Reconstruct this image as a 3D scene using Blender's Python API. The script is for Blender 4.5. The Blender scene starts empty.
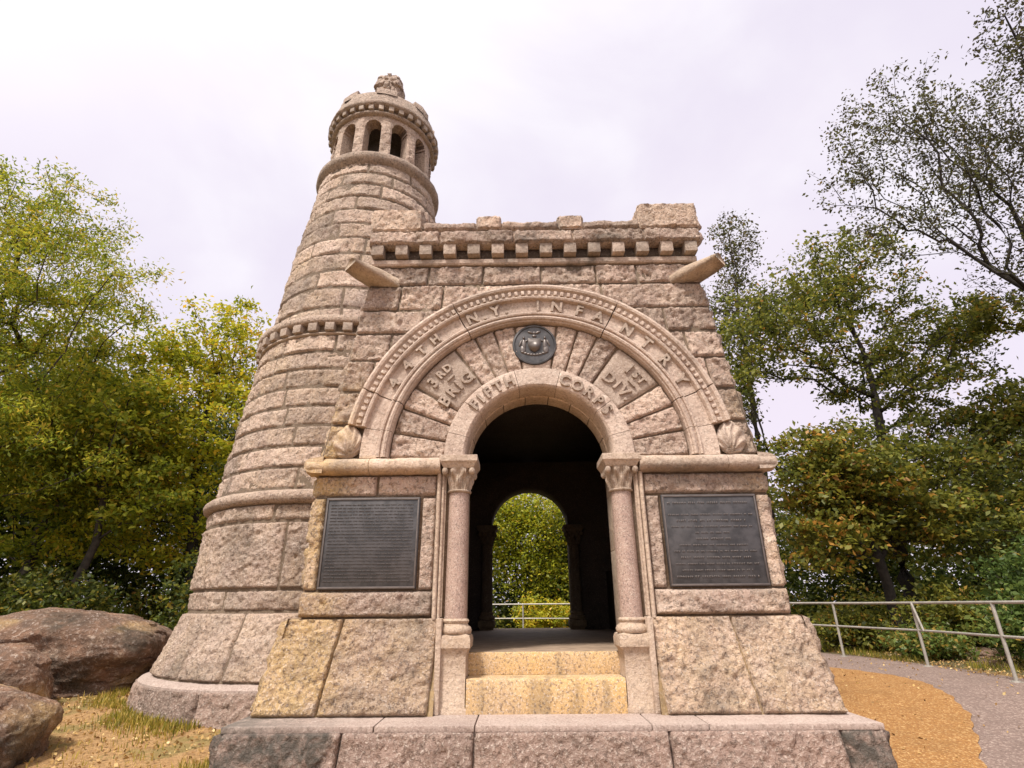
import bpy, bmesh, math, random
import numpy as np
from mathutils import Vector, Matrix

# ------------------------------------------------------------------ camera, world, sun, exposure
S = bpy.context.scene
COL = S.collection
R = math.radians
cam_d = bpy.data.cameras.new('camera'); cam = bpy.data.objects.new('camera', cam_d); COL.objects.link(cam)
cam_d.sensor_fit = 'HORIZONTAL'; cam_d.sensor_width = 36.0; cam_d.lens = 36.0 * 540 / 1024
cam_d.clip_start = 0.05; cam_d.clip_end = 600
cam.matrix_world = (Matrix.Translation((0, 0, 1.5)) @ Matrix.Rotation(R(0.55), 4, 'Z')
                    @ Matrix.Rotation(R(90 + 22.3), 4, 'X') @ Matrix.Rotation(R(-0.5), 4, 'Z'))
S.camera = cam
S.view_settings.view_transform = 'Standard'; S.view_settings.look = 'None'
S.view_settings.exposure = 0.5; S.view_settings.gamma = 1.0
SUN_EL, SUN_AZ = R(58), R(212)      # azimuth clockwise from +Y: behind the camera, a little to the left

W = bpy.data.worlds.new('World'); S.world = W; W.use_nodes = True
nt = W.node_tree; nt.nodes.clear()
def N(nt, t, **k):
    n = nt.nodes.new(t)
    for a, b in k.items(): setattr(n, a, b)
    return n
def math_node(nt, op, a, b=None, c=None, clamp=False):
    n = N(nt, 'ShaderNodeMath', operation=op, use_clamp=clamp)
    for i, v in enumerate((a, b, c)):
        if v is None: continue
        if isinstance(v, (int, float)): n.inputs[i].default_value = v
        else: nt.links.new(v, n.inputs[i])
    return n.outputs[0]
def mix(nt, fac, a, b, mode='MIX'):
    n = N(nt, 'ShaderNodeMix', data_type='RGBA', blend_type=mode, clamp_factor=True)
    for s, v in ((n.inputs[0], fac), (n.inputs[6], a), (n.inputs[7], b)):
        if isinstance(v, (int, float)): s.default_value = v
        elif isinstance(v, (tuple, list)): s.default_value = (v[0], v[1], v[2], 1)
        else: nt.links.new(v, s)
    return n.outputs[2]
def noise(nt, vec, scale, detail=4, rough=.55, dist=0.0):
    n = N(nt, 'ShaderNodeTexNoise'); n.inputs['Scale'].default_value = scale
    n.inputs['Detail'].default_value = detail; n.inputs['Roughness'].default_value = rough
    n.inputs['Distortion'].default_value = dist
    nt.links.new(vec, n.inputs['Vector']); return n.outputs[0]
def maprange(nt, v, a, b, c=0.0, d=1.0):
    n = N(nt, 'ShaderNodeMapRange', interpolation_type='SMOOTHSTEP')
    nt.links.new(v, n.inputs[0])
    for i, x in zip((1, 2, 3, 4), (a, b, c, d)): n.inputs[i].default_value = x
    return n.outputs[0]
tc = N(nt, 'ShaderNodeTexCoord')
sky = N(nt, 'ShaderNodeTexSky', sky_type='NISHITA', sun_disc=False, sun_elevation=SUN_EL, sun_rotation=SUN_AZ)
hsv = N(nt, 'ShaderNodeHueSaturation'); hsv.inputs['Saturation'].default_value = .3
nt.links.new(sky.outputs[0], hsv.inputs['Color'])
# overcast: a cloud sheet, thicker and thinner, brighter on the sun's side
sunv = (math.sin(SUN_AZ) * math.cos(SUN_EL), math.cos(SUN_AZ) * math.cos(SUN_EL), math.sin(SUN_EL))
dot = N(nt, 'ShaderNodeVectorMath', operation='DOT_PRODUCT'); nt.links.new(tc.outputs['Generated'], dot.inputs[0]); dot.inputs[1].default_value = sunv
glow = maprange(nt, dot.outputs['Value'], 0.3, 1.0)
mp = N(nt, 'ShaderNodeMapping'); mp.inputs['Scale'].default_value = (1, 1, 1.6); nt.links.new(tc.outputs['Generated'], mp.inputs[0])
c1 = maprange(nt, noise(nt, mp.outputs[0], 2.3, 5, .5, .4), .35, .68)
c2 = maprange(nt, noise(nt, mp.outputs[0], 1.1, 2, .5), .4, .62)
cl = mix(nt, c1, (6.7, 6.2, 7.2), (7.8, 7.5, 8.0))
cl = mix(nt, c2, cl, (6.9, 6.2, 7.2))
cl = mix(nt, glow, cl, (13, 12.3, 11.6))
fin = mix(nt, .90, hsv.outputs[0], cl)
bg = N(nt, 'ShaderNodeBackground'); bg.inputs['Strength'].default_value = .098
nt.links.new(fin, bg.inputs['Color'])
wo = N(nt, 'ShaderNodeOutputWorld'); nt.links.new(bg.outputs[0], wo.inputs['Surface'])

sd = bpy.data.lights.new('sun', 'SUN'); sd.energy = 3.6; sd.angle = R(9); sd.color = (1, .95, .88)
sun = bpy.data.objects.new('sun', sd); COL.objects.link(sun)
sun.rotation_euler = Vector(sunv).to_track_quat('Z', 'Y').to_euler()

# ------------------------------------------------------------------ numpy noise
def _hash(i, j, k, s):
    n = (i * 73856093 ^ j * 19349663 ^ k * 83492791 ^ (s * 2654435761 & 0x7fffffff)).astype(np.int64)
    n = (n ^ (n >> 13)) * 1274126177 & 0x7fffffff
    n = (n ^ (n >> 16)) * 668265263 & 0x7fffffff
    return ((n ^ (n >> 15)) & 0xffffff) / float(0xffffff)
def vnoise(P, f, s=0):
    q = np.asarray(P) * f + 100.37; i = np.floor(q).astype(np.int64); t = q - i; t = t * t * (3 - 2 * t)
    r = 0
    for a in (0, 1):
        wa = t[..., 0] if a else 1 - t[..., 0]
        for b in (0, 1):
            wb = t[..., 1] if b else 1 - t[..., 1]
            for c in (0, 1):
                wc = t[..., 2] if c else 1 - t[..., 2]
                r = r + wa * wb * wc * _hash(i[..., 0] + a, i[..., 1] + b, i[..., 2] + c, s)
    return r * 2 - 1
def fbm(P, f, o=4, s=0, g=.5):
    r = 0; a = 1
    for k in range(o): r = r + a * vnoise(P, f, s + k); f *= 2.03; a *= g
    return r
def ridged(P, f, o=3, s=0):
    r = 0; a = 1
    for k in range(o): r = r + a * (1 - 2 * np.abs(vnoise(P, f, s + k))); f *= 2.1; a *= .5
    return r
def facets(P, f, s):
    # chipped look: planes of random tilt inside jittered cells
    P = np.asarray(P) * f + 60.3 + .35 * np.stack([vnoise(P, f * .8, s + 7), vnoise(P, f * .8, s + 8), vnoise(P, f * .8, s + 9)], -1)
    i0 = np.floor(P).astype(np.int64); best = np.full(P.shape[:-1], 1e9); val = np.zeros(P.shape[:-1])
    for a in (-1, 0, 1):
        for b in (-1, 0, 1):
            for c in (-1, 0, 1):
                I = i0 + [a, b, c]; h = [_hash(I[..., 0], I[..., 1], I[..., 2], s + k) for k in range(4)]
                d = P - I - np.stack(h[:3], -1); D = (d * d).sum(-1); k = D < best
                v = (h[3] - .5) + (d * (np.stack([h[1], h[2], h[0]], -1) - .5)).sum(-1) * 1.6
                best = np.where(k, D, best); val = np.where(k, v, val)
    return val
def sstep(a, b, x):
    t = np.clip((x - a) / (b - a), 0, 1); return t * t * (3 - 2 * t)

# ------------------------------------------------------------------ mesh builder
class MB:
    def __init__(s): s.V = []; s.Q = []; s.G = []; s.T = []; s.n = 0; s.M = []
    def add(s, V, Q=None, G=None, tint=0.5):
        V = np.asarray(V, float).reshape(-1, 3); s.V.append(V)
        if Q is not None and len(Q): s.Q.append(np.asarray(Q, np.int64) + s.n)
        if G is not None: s.G += [[i + s.n for i in g] for g in G]
        s.T.append(np.full(len(V), tint) if np.isscalar(tint) else np.asarray(tint, float))
        s.n += len(V); return s
    def grid(s, P, tint=.5, mask=None, flip=False, closeu=False):
        # P (nv,nu,3)
        nv, nu = P.shape[:2]; idx = np.arange(nv * nu).reshape(nv, nu)
        if closeu: idx = np.concatenate([idx, idx[:, :1]], 1)
        a = idx[:-1, :-1]; b = idx[:-1, 1:]; c = idx[1:, 1:]; d = idx[1:, :-1]
        Q = np.stack([a, b, c, d], -1) if not flip else np.stack([a, d, c, b], -1)
        Q = Q[mask] if mask is not None else Q.reshape(-1, 4)
        return s.add(P, Q, tint=tint)
    def box(s, x0, x1, y0, y1, z0, z1, c=0.0, tint=.5, rot=None, org=(0, 0, 0)):
        bm = bmesh.new(); bmesh.ops.create_cube(bm, size=1)
        for v in bm.verts:
            v.co = Vector(((x0 + x1) / 2 + v.co.x * (x1 - x0), (y0 + y1) / 2 + v.co.y * (y1 - y0), (z0 + z1) / 2 + v.co.z * (z1 - z0)))
        if c > 0: bmesh.ops.bevel(bm, geom=bm.edges[:], offset=c, segments=2, affect='EDGES', profile=.6)
        return s.bm(bm, tint, rot, org)
    def bm(s, bm, tint=.5, rot=None, org=(0, 0, 0)):
        bm.verts.index_update(); V = np.array([v.co[:] for v in bm.verts])
        G = [[v.index for v in f.verts] for f in bm.faces]; bm.free()
        if rot is not None: V = (V - org) @ np.array(rot).T + org
        return s.add(V, None, G, tint)
    def build(s, name, mat, parent=None, smooth=False, yel=None, dirt=None, sharp=None):
        V = np.concatenate(s.V); me = bpy.data.meshes.new(name)
        Q = np.concatenate(s.Q) if s.Q else np.zeros((0, 4), np.int64)
        nl = Q.size + sum(len(g) for g in s.G); nf = len(Q) + len(s.G)
        li = np.empty(nl, np.int32); li[:Q.size] = Q.ravel(); p = Q.size
        st = np.empty(nf, np.int32); st[:len(Q)] = np.arange(len(Q)) * 4
        for k, g in enumerate(s.G): li[p:p + len(g)] = g; st[len(Q) + k] = p; p += len(g)
        me.vertices.add(len(V)); me.vertices.foreach_set('co', V.astype(np.float32).ravel())
        me.loops.add(nl); me.loops.foreach_set('vertex_index', li)
        me.polygons.add(nf); me.polygons.foreach_set('loop_start', st)
        me.update(calc_edges=True); me.validate()
        if smooth: me.polygons.foreach_set('use_smooth', np.ones(len(me.polygons), bool))
        for nm, val in (('tint', np.concatenate(s.T)), ('yel', yel(V) if yel else None), ('dirt', dirt(V) if dirt else None)):
            if val is None: continue
            a = me.attributes.new(nm, 'FLOAT', 'POINT'); a.data.foreach_set('value', np.asarray(val, np.float32))
        if sharp: me.set_sharp_from_angle(angle=R(sharp))
        me.materials.append(mat)
        o = bpy.data.objects.new(name, me); COL.objects.link(o)
        if parent: o.parent = parent
        return o
def thing(name, label, cat, loc=(0, 0, 0), rz=0, group=None):
    o = bpy.data.objects.new(name, None); COL.objects.link(o); o.location = loc; o.rotation_euler = (0, 0, rz)
    o.empty_display_size = .3; return tag(o, label, cat, group)
def tag(o, label, cat, group=None):
    o['label'] = label; o['category'] = cat
    if group: o['group'] = group
    return o
def kind(o, k, label=None):
    o['kind'] = k
    if label: o['label'] = label
    return o

# ------------------------------------------------------------------ materials
def newmat(name):
    m = bpy.data.materials.new(name); m.use_nodes = True; nt = m.node_tree; nt.nodes.clear()
    out = N(nt, 'ShaderNodeOutputMaterial'); b = N(nt, 'ShaderNodeBsdfPrincipled')
    nt.links.new(b.outputs[0], out.inputs[0]); return m, nt, b, out
def geo_pos(nt): return N(nt, 'ShaderNodeNewGeometry').outputs['Position']
def attr(nt, n): return N(nt, 'ShaderNodeAttribute', attribute_name=n).outputs['Fac']
def bump(nt, b, h, strength, dist):
    n = N(nt, 'ShaderNodeBump'); n.inputs['Strength'].default_value = strength; n.inputs['Distance'].default_value = dist
    nt.links.new(h, n.inputs['Height']); nt.links.new(n.outputs[0], b.inputs['Normal'])
def stone(name, A, B, C, bumpd=.006, grain=70, dark=(.07, .065, .055), och=(.60, .40, .175), spec=.25, rough=.85, gb=.5, speck=1.0):
    m, nt, b, out = newmat(name); p = geo_pos(nt)
    n1 = noise(nt, p, 3.1, 5, .6); n2 = noise(nt, p, 11, 5, .65, .3); n3 = noise(nt, p, grain * .45, 5, .75); n4 = noise(nt, p, grain * .8, 4, .7)
    c = mix(nt, maprange(nt, n1, .35, .65), A, B)
    c = mix(nt, maprange(nt, n2, .52, .78), c, C)
    tn = attr(nt, 'tint')
    tm = N(nt, 'ShaderNodeMapRange'); nt.links.new(tn, tm.inputs[0]); tm.inputs[3].default_value = .68; tm.inputs[4].default_value = 1.26
    hs = N(nt, 'ShaderNodeHueSaturation'); nt.links.new(tm.outputs[0], hs.inputs['Value']); nt.links.new(c, hs.inputs['Color'])
    c = hs.outputs[0]
    ym = math_node(nt, 'MULTIPLY', attr(nt, 'yel'), maprange(nt, n2, .2, .6, .45, 1.0))
    c = mix(nt, ym, c, och)
    c = mix(nt, math_node(nt, 'MULTIPLY', maprange(nt, n3, .49, .62), .72 * speck), c, (.13, .09, .07))       # dark mineral grain
    c = mix(nt, math_node(nt, 'MULTIPLY', maprange(nt, n4, .52, .66), .6 * speck), c, (.78, .66, .57))       # pale feldspar
    w = noise(nt, p, 6.5, 6, .7, .6)
    dm = math_node(nt, 'MULTIPLY', attr(nt, 'dirt'), maprange(nt, w, .28, .62, .35, 1.0))  # mostly grime; on the raised letters it stands in for edge shadow
    c = mix(nt, dm, c, dark)
    nt.links.new(c, b.inputs['Base Color']); b.inputs['Roughness'].default_value = rough
    b.inputs['Specular IOR Level'].default_value = spec
    h = math_node(nt, 'ADD', math_node(nt, 'MULTIPLY', n3, gb), math_node(nt, 'ADD', math_node(nt, 'MULTIPLY', noise(nt, p, 20, 5, .7), 1.6), math_node(nt, 'MULTIPLY', n4, .3)))
    bump(nt, b, h, 1.0, bumpd); return m
M_ROCK = stone('rock_faced_granite', (.63, .47, .37), (.53, .375, .30), (.74, .59, .475), .034, 60)
M_TOWER = stone('tower_granite', (.60, .455, .37), (.50, .365, .30), (.70, .56, .465), .034, 60)
M_DRESS = stone('dressed_granite', (.57, .445, .365), (.46, .345, .28), (.65, .54, .45), .012, 70, gb=.4, speck=.6)
M_SHAFT = stone('polished_granite', (.42, .29, .25), (.36, .245, .215), (.46, .36, .31), .001, 110, rough=.45, spec=.4)
M_STEP = stone('step_granite', (.50, .375, .25), (.44, .32, .22), (.56, .44, .30), .004, 80, och=(.60, .38, .155))
M_PLINTH = stone('plinth_granite', (.42, .29, .24), (.34, .24, .20), (.50, .37, .31), .024, 50)
M_PLTOP = stone('plinth_top_granite', (.42, .33, .295), (.37, .28, .25), (.48, .39, .35), .006, 80, speck=.7)
M_MORTAR = stone('dark_mortar_and_recess', (.12, .085, .065), (.095, .068, .055), (.15, .11, .085), .006, 60, speck=.3)
M_INNER = stone('shade_darkened_inner_stone', (.085, .068, .056), (.07, .055, .046), (.10, .085, .07), .01, 50, speck=.2)  # stained granite, coloured extra dark to stand in for the unlit interior
M_BOULD = stone('boulder_rock', (.27, .155, .10), (.16, .10, .07), (.46, .34, .25), .035, 25, dark=(.045, .04, .03), speck=.6)
def simple(name, col, rough=.6, metal=0.0, var=.25, bscale=60, bd=.002, col2=None):
    m, nt, b, out = newmat(name); p = geo_pos(nt)
    n = noise(nt, p, bscale * .35, 4, .6)
    c2 = col2 or tuple(x * (1 - var) for x in col)
    nt.links.new(mix(nt, maprange(nt, n, .35, .65), col, c2), b.inputs['Base Color'])
    b.inputs['Roughness'].default_value = rough; b.inputs['Metallic'].default_value = metal
    bump(nt, b, noise(nt, p, bscale, 4, .6), .6, bd); return m
M_BRONZE = simple('aged_bronze', (.050, .048, .050), .42, .5, .3, 25, .002, (.092, .086, .088))
M_BRTEXT = simple('worn_bronze', (.16, .135, .125), .42, .5, .3, 25, .001)
M_RAIL = simple('galvanized_pipe', (.42, .385, .34), .45, .25, .2, 30, .001)
M_FLOOR = simple('worn_floor', (.33, .235, .165), .7, 0, .3, 20, .002)
M_BARK = simple('bark', (.075, .058, .045), .95, 0, .5, 25, .02)
M_BARKD = simple('dark_bark', (.040, .031, .026), .95, 0, .5, 25, .02)
def leafmat(name, cols, trans=.45):
    m = bpy.data.materials.new(name); m.use_nodes = True; nt = m.node_tree; nt.nodes.clear()
    out = N(nt, 'ShaderNodeOutputMaterial'); r = N(nt, 'ShaderNodeValToRGB'); nt.links.new(attr(nt, 'tint'), r.inputs[0])
    el = r.color_ramp.elements
    while len(el) < len(cols): el.new(.5)
    for e, (p, c) in zip(el, cols): e.position = p; e.color = (*c, 1)
    d = N(nt, 'ShaderNodeBsdfDiffuse'); t = N(nt, 'ShaderNodeBsdfTranslucent'); g = N(nt, 'ShaderNodeBsdfGlossy'); g.inputs['Roughness'].default_value = .5
    g.inputs['Color'].default_value = (.35, .35, .35, 1)
    nt.links.new(r.outputs[0], d.inputs[0]); nt.links.new(r.outputs[0], t.inputs[0])
    m1 = N(nt, 'ShaderNodeMixShader'); m1.inputs[0].default_value = trans; nt.links.new(d.outputs[0], m1.inputs[1]); nt.links.new(t.outputs[0], m1.inputs[2])
    m2 = N(nt, 'ShaderNodeMixShader'); m2.inputs[0].default_value = .05; nt.links.new(m1.outputs[0], m2.inputs[1]); nt.links.new(g.outputs[0], m2.inputs[2])
    nt.links.new(m2.outputs[0], out.inputs[0]); return m
L_YEL = leafmat('yellow_green_leaves', [(0, (.14, .18, .018)), (.35, (.34, .37, .025)), (.8, (.62, .54, .035)), (1, (.74, .46, .04))], .5)
L_LOC = leafmat('fresh_green_leaves', [(0, (.10, .15, .018)), (.5, (.29, .33, .03)), (.85, (.52, .48, .04)), (1, (.60, .42, .05))], .5)
L_OAK = leafmat('oak_leaves', [(0, (.07, .09, .018)), (.5, (.19, .20, .032)), (.88, (.36, .32, .045)), (1, (.50, .25, .05))], .5)
L_ELM = leafmat('sparse_brownish_leaves', [(0, (.06, .05, .03)), (.55, (.10, .095, .035)), (.85, (.13, .14, .03)), (1, (.22, .15, .05))])
L_DARK = leafmat('dark_green_leaves', [(0, (.035, .055, .012)), (.6, (.10, .125, .022)), (.9, (.24, .23, .03)), (1, (.38, .27, .04))])  # dark green leaf colour for the woodland behind
L_BUSH = leafmat('bush_leaves', [(0, (.06, .10, .025)), (.5, (.13, .19, .04)), (.85, (.22, .26, .06)), (1, (.36, .24, .05))])
L_LIT = leafmat('fallen_leaves', [(0, (.16, .09, .045)), (.4, (.36, .21, .08)), (.8, (.55, .36, .13)), (1, (.62, .50, .26))], .1)
L_GRASS = leafmat('dry_green_grass', [(0, (.12, .13, .02)), (.35, (.30, .26, .035)), (.7, (.52, .36, .08)), (1, (.62, .46, .18))], .3)

# ------------------------------------------------------------------ ground
def zg(x, y):
    x = np.asarray(x, float); y = np.asarray(y, float)
    P = np.stack([x, y, 0 * x], -1)
    z = .08 + .30 * sstep(3.5, 9, y) + .05 * sstep(3, 7, x) * sstep(5, 9, y)
    z = z + .012 * fbm(P, .9, 3, 5)
    d = np.hypot(x, y)
    z = z + .10 * fbm(P, .12, 3, 9) * sstep(14, 25, d)
    return z - 5 * sstep(34, 90, d) 
m, nt, b, out = newmat('ground_soil'); p = geo_pos(nt)
sx = N(nt, 'ShaderNodeSeparateXYZ'); nt.links.new(p, sx.inputs[0])
n1 = noise(nt, p, 1.3, 5, .6); n2 = noise(nt, p, 22, 5, .7); n3 = noise(nt, p, 90, 3, .7)
c = mix(nt, maprange(nt, n2, .38, .62), (.34, .185, .07), (.50, .30, .13))
c = mix(nt, maprange(nt, n3, .5, .65), c, (.23, .14, .065))
far = math_node(nt, 'ADD', maprange(nt, sx.outputs[1], 9.0, 12.0), maprange(nt, math_node(nt, 'ABSOLUTE', sx.outputs[0]), 7.2, 8.2), clamp=True)
c = mix(nt, far, c, mix(nt, maprange(nt, n2, .42, .6), (.07, .075, .025), (.18, .11, .04)))
gr = math_node(nt, 'MULTIPLY', maprange(nt, n1, .5, .62), maprange(nt, sx.outputs[0], -1.8, -2.6))
c = mix(nt, math_node(nt, 'MULTIPLY', gr, .5), c, (.14, .15, .03))
nt.links.new(c, b.inputs['Base Color']); b.inputs['Roughness'].default_value = .95
bump(nt, b, math_node(nt, 'ADD', n2, n3), 1, .02); M_GROUND = m
def gravel(name, a, bcol, c3, scale=85, bd=.012):
    m, nt, b, out = newmat(name); p = geo_pos(nt)
    v = N(nt, 'ShaderNodeTexVoronoi'); v.inputs['Scale'].default_value = scale; nt.links.new(p, v.inputs['Vector'])
    n1 = noise(nt, p, 2.0, 4, .6); sp = N(nt, 'ShaderNodeSeparateColor'); nt.links.new(v.outputs['Color'], sp.inputs[0])
    c = mix(nt, sp.outputs[0], a, bcol); c = mix(nt, maprange(nt, sp.outputs[1], .7, .95), c, c3)
    c = mix(nt, math_node(nt, 'MULTIPLY', maprange(nt, n1, .45, .7), .35), c, tuple(x * .6 for x in a))
    nt.links.new(c, b.inputs['Base Color']); b.inputs['Roughness'].default_value = .9
    bump(nt, b, v.outputs['Distance'], 1, bd); return m
M_GRAV = gravel('ochre_gravel', (.36, .175, .048), (.24, .105, .028), (.50, .30, .12), 60)
M_ASPH = gravel('pinkish_asphalt', (.24, .165, .135), (.17, .115, .095), (.36, .27, .225), 55)

def axis(lo, hi, fine_lo, fine_hi, fs, cs):
    a = list(np.arange(fine_lo, fine_hi, fs)); x = fine_lo; st = fs; L = []
    while x > lo: st = min(st * 1.3, cs); x -= st; L.append(x)
    x = a[-1]; st = fs; H = []
    while x < hi: st = min(st * 1.3, cs); x += st; H.append(x)
    return np.array(L[::-1] + a + H)
ax = axis(-300, 300, -10, 11, .15, 25); ay = axis(-60, 500, 1, 15, .15, 25)
X, Y = np.meshgrid(ax, ay); mb = MB(); mb.grid(np.stack([X, Y, zg(X, Y)], -1))
kind(mb.build('ground', M_GROUND, smooth=True), 'structure')

def sheet(name, fn_in, x0, x1, y0, y1, st, lift, mat):
    # strips whose both edges follow curves: fn_in(y) -> (xa, xb)
    ys = np.arange(y0, y1, st); rows = []
    for y in ys:
        a, b2 = fn_in(y); xs = np.linspace(a, b2, 28); rows.append(np.stack([xs, np.full(28, y), zg(xs, np.full(28, y)) + lift], -1))
    mb = MB(); mb.grid(np.array(rows)); return kind(mb.build(name, mat, smooth=True), 'structure')
_ty = np.array([2.6, 3.6, 4.4, 5.2, 6.2, 7.2, 8.2, 9.1, 10.2, 11.4, 13.0]); _tx = np.array([1.6, 2.55, 3.15, 3.72, 4.42, 5.08, 5.58, 5.82, 5.78, 5.45, 4.7])
_tc = np.polyfit(_ty, _tx, 6)
def edge_tan(y): return float(np.polyval(_tc, y))
def edge_rail(y): return 7.45 - .02 * (y - 8) ** 2 * (y < 8) - .25 * max(0, y - 12)
sheet('asphalt_path', lambda y: (1.0 if y < 5 else 2.3, edge_rail(y)), 0, 0, -4, 17, .2, .008, M_ASPH)
sheet('gravel_bed', lambda y: (min(1.9, edge_tan(y) - .5), edge_tan(y) + .035 * math.sin(y * 5.1) * math.sin(y * 2.3 + 1) + .02 * math.sin(y * 17)), 0, 0, 2.7, 13.0, .1, .016, M_GRAV)

# ------------------------------------------------------------------ the monument
CX = .235
YF = 5.80
rng = np.random.RandomState(4)
mon = thing('stone_monument', 'pinkish granite castle-like monument with an arched gateway and a tall round crenellated tower', 'monument', (CX, 8.8, .3))
ORG = np.array([CX, 8.8, .3])
_build = MB.build
def mbuild(s, name, mat, parent=None, **k):
    # children of the monument: vertices given in world space, object stays at its parent's origin
    o = _build(s, name, mat, parent, **k)
    if parent is mon: o.matrix_parent_inverse = Matrix.Translation(-ORG)
    return o
def split_build(mb, name, mat, parent, key=None, **k):
    # one object per side: faces sorted by the side of the gate's axis their centre lies on
    key = key or (lambda c: (c[:, 0] > CX).astype(int))
    V = np.concatenate(mb.V); T = np.concatenate(mb.T); Q = np.concatenate(mb.Q) if mb.Q else np.zeros((0, 4), np.int64)
    kq = key(V[Q].mean(1)) if len(Q) else np.zeros(0, int); kg = key(np.array([V[g].mean(0) for g in mb.G])) if mb.G else np.zeros(0, int)
    out = []
    for kk in sorted(set(kq.tolist()) | set(kg.tolist())):
        q = Q[kq == kk]; g = [x for x, y in zip(mb.G, kg) if y == kk]
        used = np.zeros(len(V), bool); used[q.ravel()] = True
        for x in g: used[x] = True
        mp_ = np.cumsum(used) - 1; m2 = MB(); m2.add(V[used], mp_[q], [[int(mp_[i]) for i in x] for x in g], T[used])
        out.append(mbuild(m2, name, mat, parent, **k))
    return out
def f_yel(V):
    x, y, z = V[:, 0], V[:, 1], V[:, 2]; n = .5 + .5 * fbm(V, 1.6, 3, 77)
    front = (y < 6.1)
    L = sstep(-1.62, -2.05, x + .25 * (n - .5)) * sstep(4.6, 3.4, z) * sstep(1.2, 1.6, z)
    Bs = sstep(1.46, 1.40, z) * (sstep(-1.5, -2.0, x + .35 * (n - .5)) * .85 + .30)
    Rr = sstep(2.2, 2.6, x) * sstep(4.4, 3.4, z) * .55 * n
    Lg = ((z > 2.80) & (z < 3.02)) * (.12 + .35 * sstep(-.6, -2.0, x))
    r = np.where(front, np.maximum.reduce([L * .85, Bs, Rr, Lg]), .10 + .12 * n)
    return np.clip(r * (.30 + 1.1 * n + .5 * fbm(V, 7, 3, 78)), 0, .85)
def f_dirt(V):
    x, y, z = V[:, 0], V[:, 1], V[:, 2]; n = .5 + .5 * fbm(V * [1, 1, 1.6], 2.2, 4, 31)
    m2 = .5 + .5 * fbm(V, .8, 3, 55); stk = .5 + .5 * fbm(V * [1, 1, .12], 4.5, 3, 66)
    d = .22 * sstep(.5, .8, n) + .16 * sstep(.52, .72, m2) * n + .22 * sstep(.58, .8, stk)
    fr = y < 6.1
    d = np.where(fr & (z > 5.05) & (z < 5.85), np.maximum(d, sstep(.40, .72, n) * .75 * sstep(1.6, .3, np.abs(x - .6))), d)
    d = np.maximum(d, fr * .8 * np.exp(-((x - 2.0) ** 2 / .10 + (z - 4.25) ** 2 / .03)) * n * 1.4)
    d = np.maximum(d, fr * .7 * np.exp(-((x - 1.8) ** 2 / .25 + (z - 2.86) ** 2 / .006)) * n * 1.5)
    d = np.maximum(d, (~fr) * sstep(5.5, 9.5, z) * .30 * n)
    return np.clip(d, 0, .9)
def f_one(v): return lambda V: np.full(len(V), v)

def rblock(mb, P, u0, u1, v0, v1, h=.024, rough=1.0, res=.020, gap=.0045, seed=0, keep=None, flat=False):
    """one quarry-faced block: P(u, v, h) maps surface metres to world"""
    nu = max(3, int((u1 - u0) / res)); nv = max(3, int((v1 - v0) / res))
    u = np.linspace(u0 + gap, u1 - gap, nu); v = np.linspace(v0 + gap, v1 - gap, nv)
    U, Vv = np.meshgrid(u, v); e = np.minimum.reduce([U - u0, u1 - U, Vv - v0, v1 - Vv]) - gap
    Q0 = P(U, Vv, np.zeros_like(U)); off = rng.rand(3) * 50
    Q = Q0 + off
    # wobbly arris and an uneven, pitched face
    e2 = e + .010 * vnoise(Q, 16, 3) + .005 * vnoise(Q, 45, 4)
    prof = np.clip(np.maximum(e2, 0) / (.012 + .022 * np.clip(vnoise(Q, 6, 9), 0, 1)), 0, 1) ** .6
    tilt = (rng.rand() - .5) * .012 * (U - (u0 + u1) / 2) / max(.2, (u1 - u0) / 2) + (rng.rand() - .5) * .022 * (Vv - (v0 + v1) / 2) / max(.1, (v1 - v0) / 2)
    if flat: H = prof * .012 + .0015 * fbm(Q, 9, 2, 1)
    else: H = prof * (h + tilt + rough * (.012 * fbm(Q * [1, 1, 1.25], 4.2, 2, 11) + .016 * facets(Q, 6.0, 21) + .015 * facets(Q, 15.0, 31) + .014 * vnoise(Q, 31, 41)))
    H = np.where(e <= 1e-6, -.03, H)
    W3 = P(U, Vv, H)
    mask = None
    if keep is not None:
        k = keep(U, Vv); mask = k[:-1, :-1] | k[1:, :-1] | k[:-1, 1:] | k[1:, 1:]
        if not mask.any(): return
    mb.grid(W3, tint=float(np.clip(.5 + .28 * rng.randn(), 0, 1)), mask=mask)
def courses(mb, P, zs, u0f, u1f, joints, **k):
    for i in range(len(zs) - 1):
        a, b2 = u0f, u1f; cuts = [a] + sorted(joints[i]) + [b2]
        for s0, s1 in zip(cuts[:-1], cuts[1:]): rblock(mb, P, s0, s1, zs[i], zs[i + 1], **k)

# --- plinth: a low rough-fronted step under everything
PZ = .58
mb = MB(); fy = 5.22
def Pp(u, v, h): return np.stack([CX + u * (1 + .05 * (PZ - v)), fy - .10 * (PZ - v) - h, v], -1)
for s0, s1 in ((-2.72, -1.72), (-1.72, -.62), (-.62, .98), (.98, 2.38), (2.38, 2.74)): rblock(mb, Pp, s0, s1, -.15, PZ - .035, h=.024, rough=.75, seed=1, res=.018)
def Ppl(u, v, h): return np.stack([CX - 2.74 - .1 * (PZ - v) - h, -u, v], -1)
def Ppr(u, v, h): return np.stack([CX + 2.76 + .1 * (PZ - v) + h, u, v], -1)
for k in range(4):
    rblock(mb, Ppr, fy + k * 1.6, fy + k * 1.6 + 1.6, -.15, PZ - .035, h=.028, rough=1.2, res=.03)
rblock(mb, Ppl, -6.4, -fy, -.15, PZ - .035, h=.028, rough=1.2, res=.03)
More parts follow.
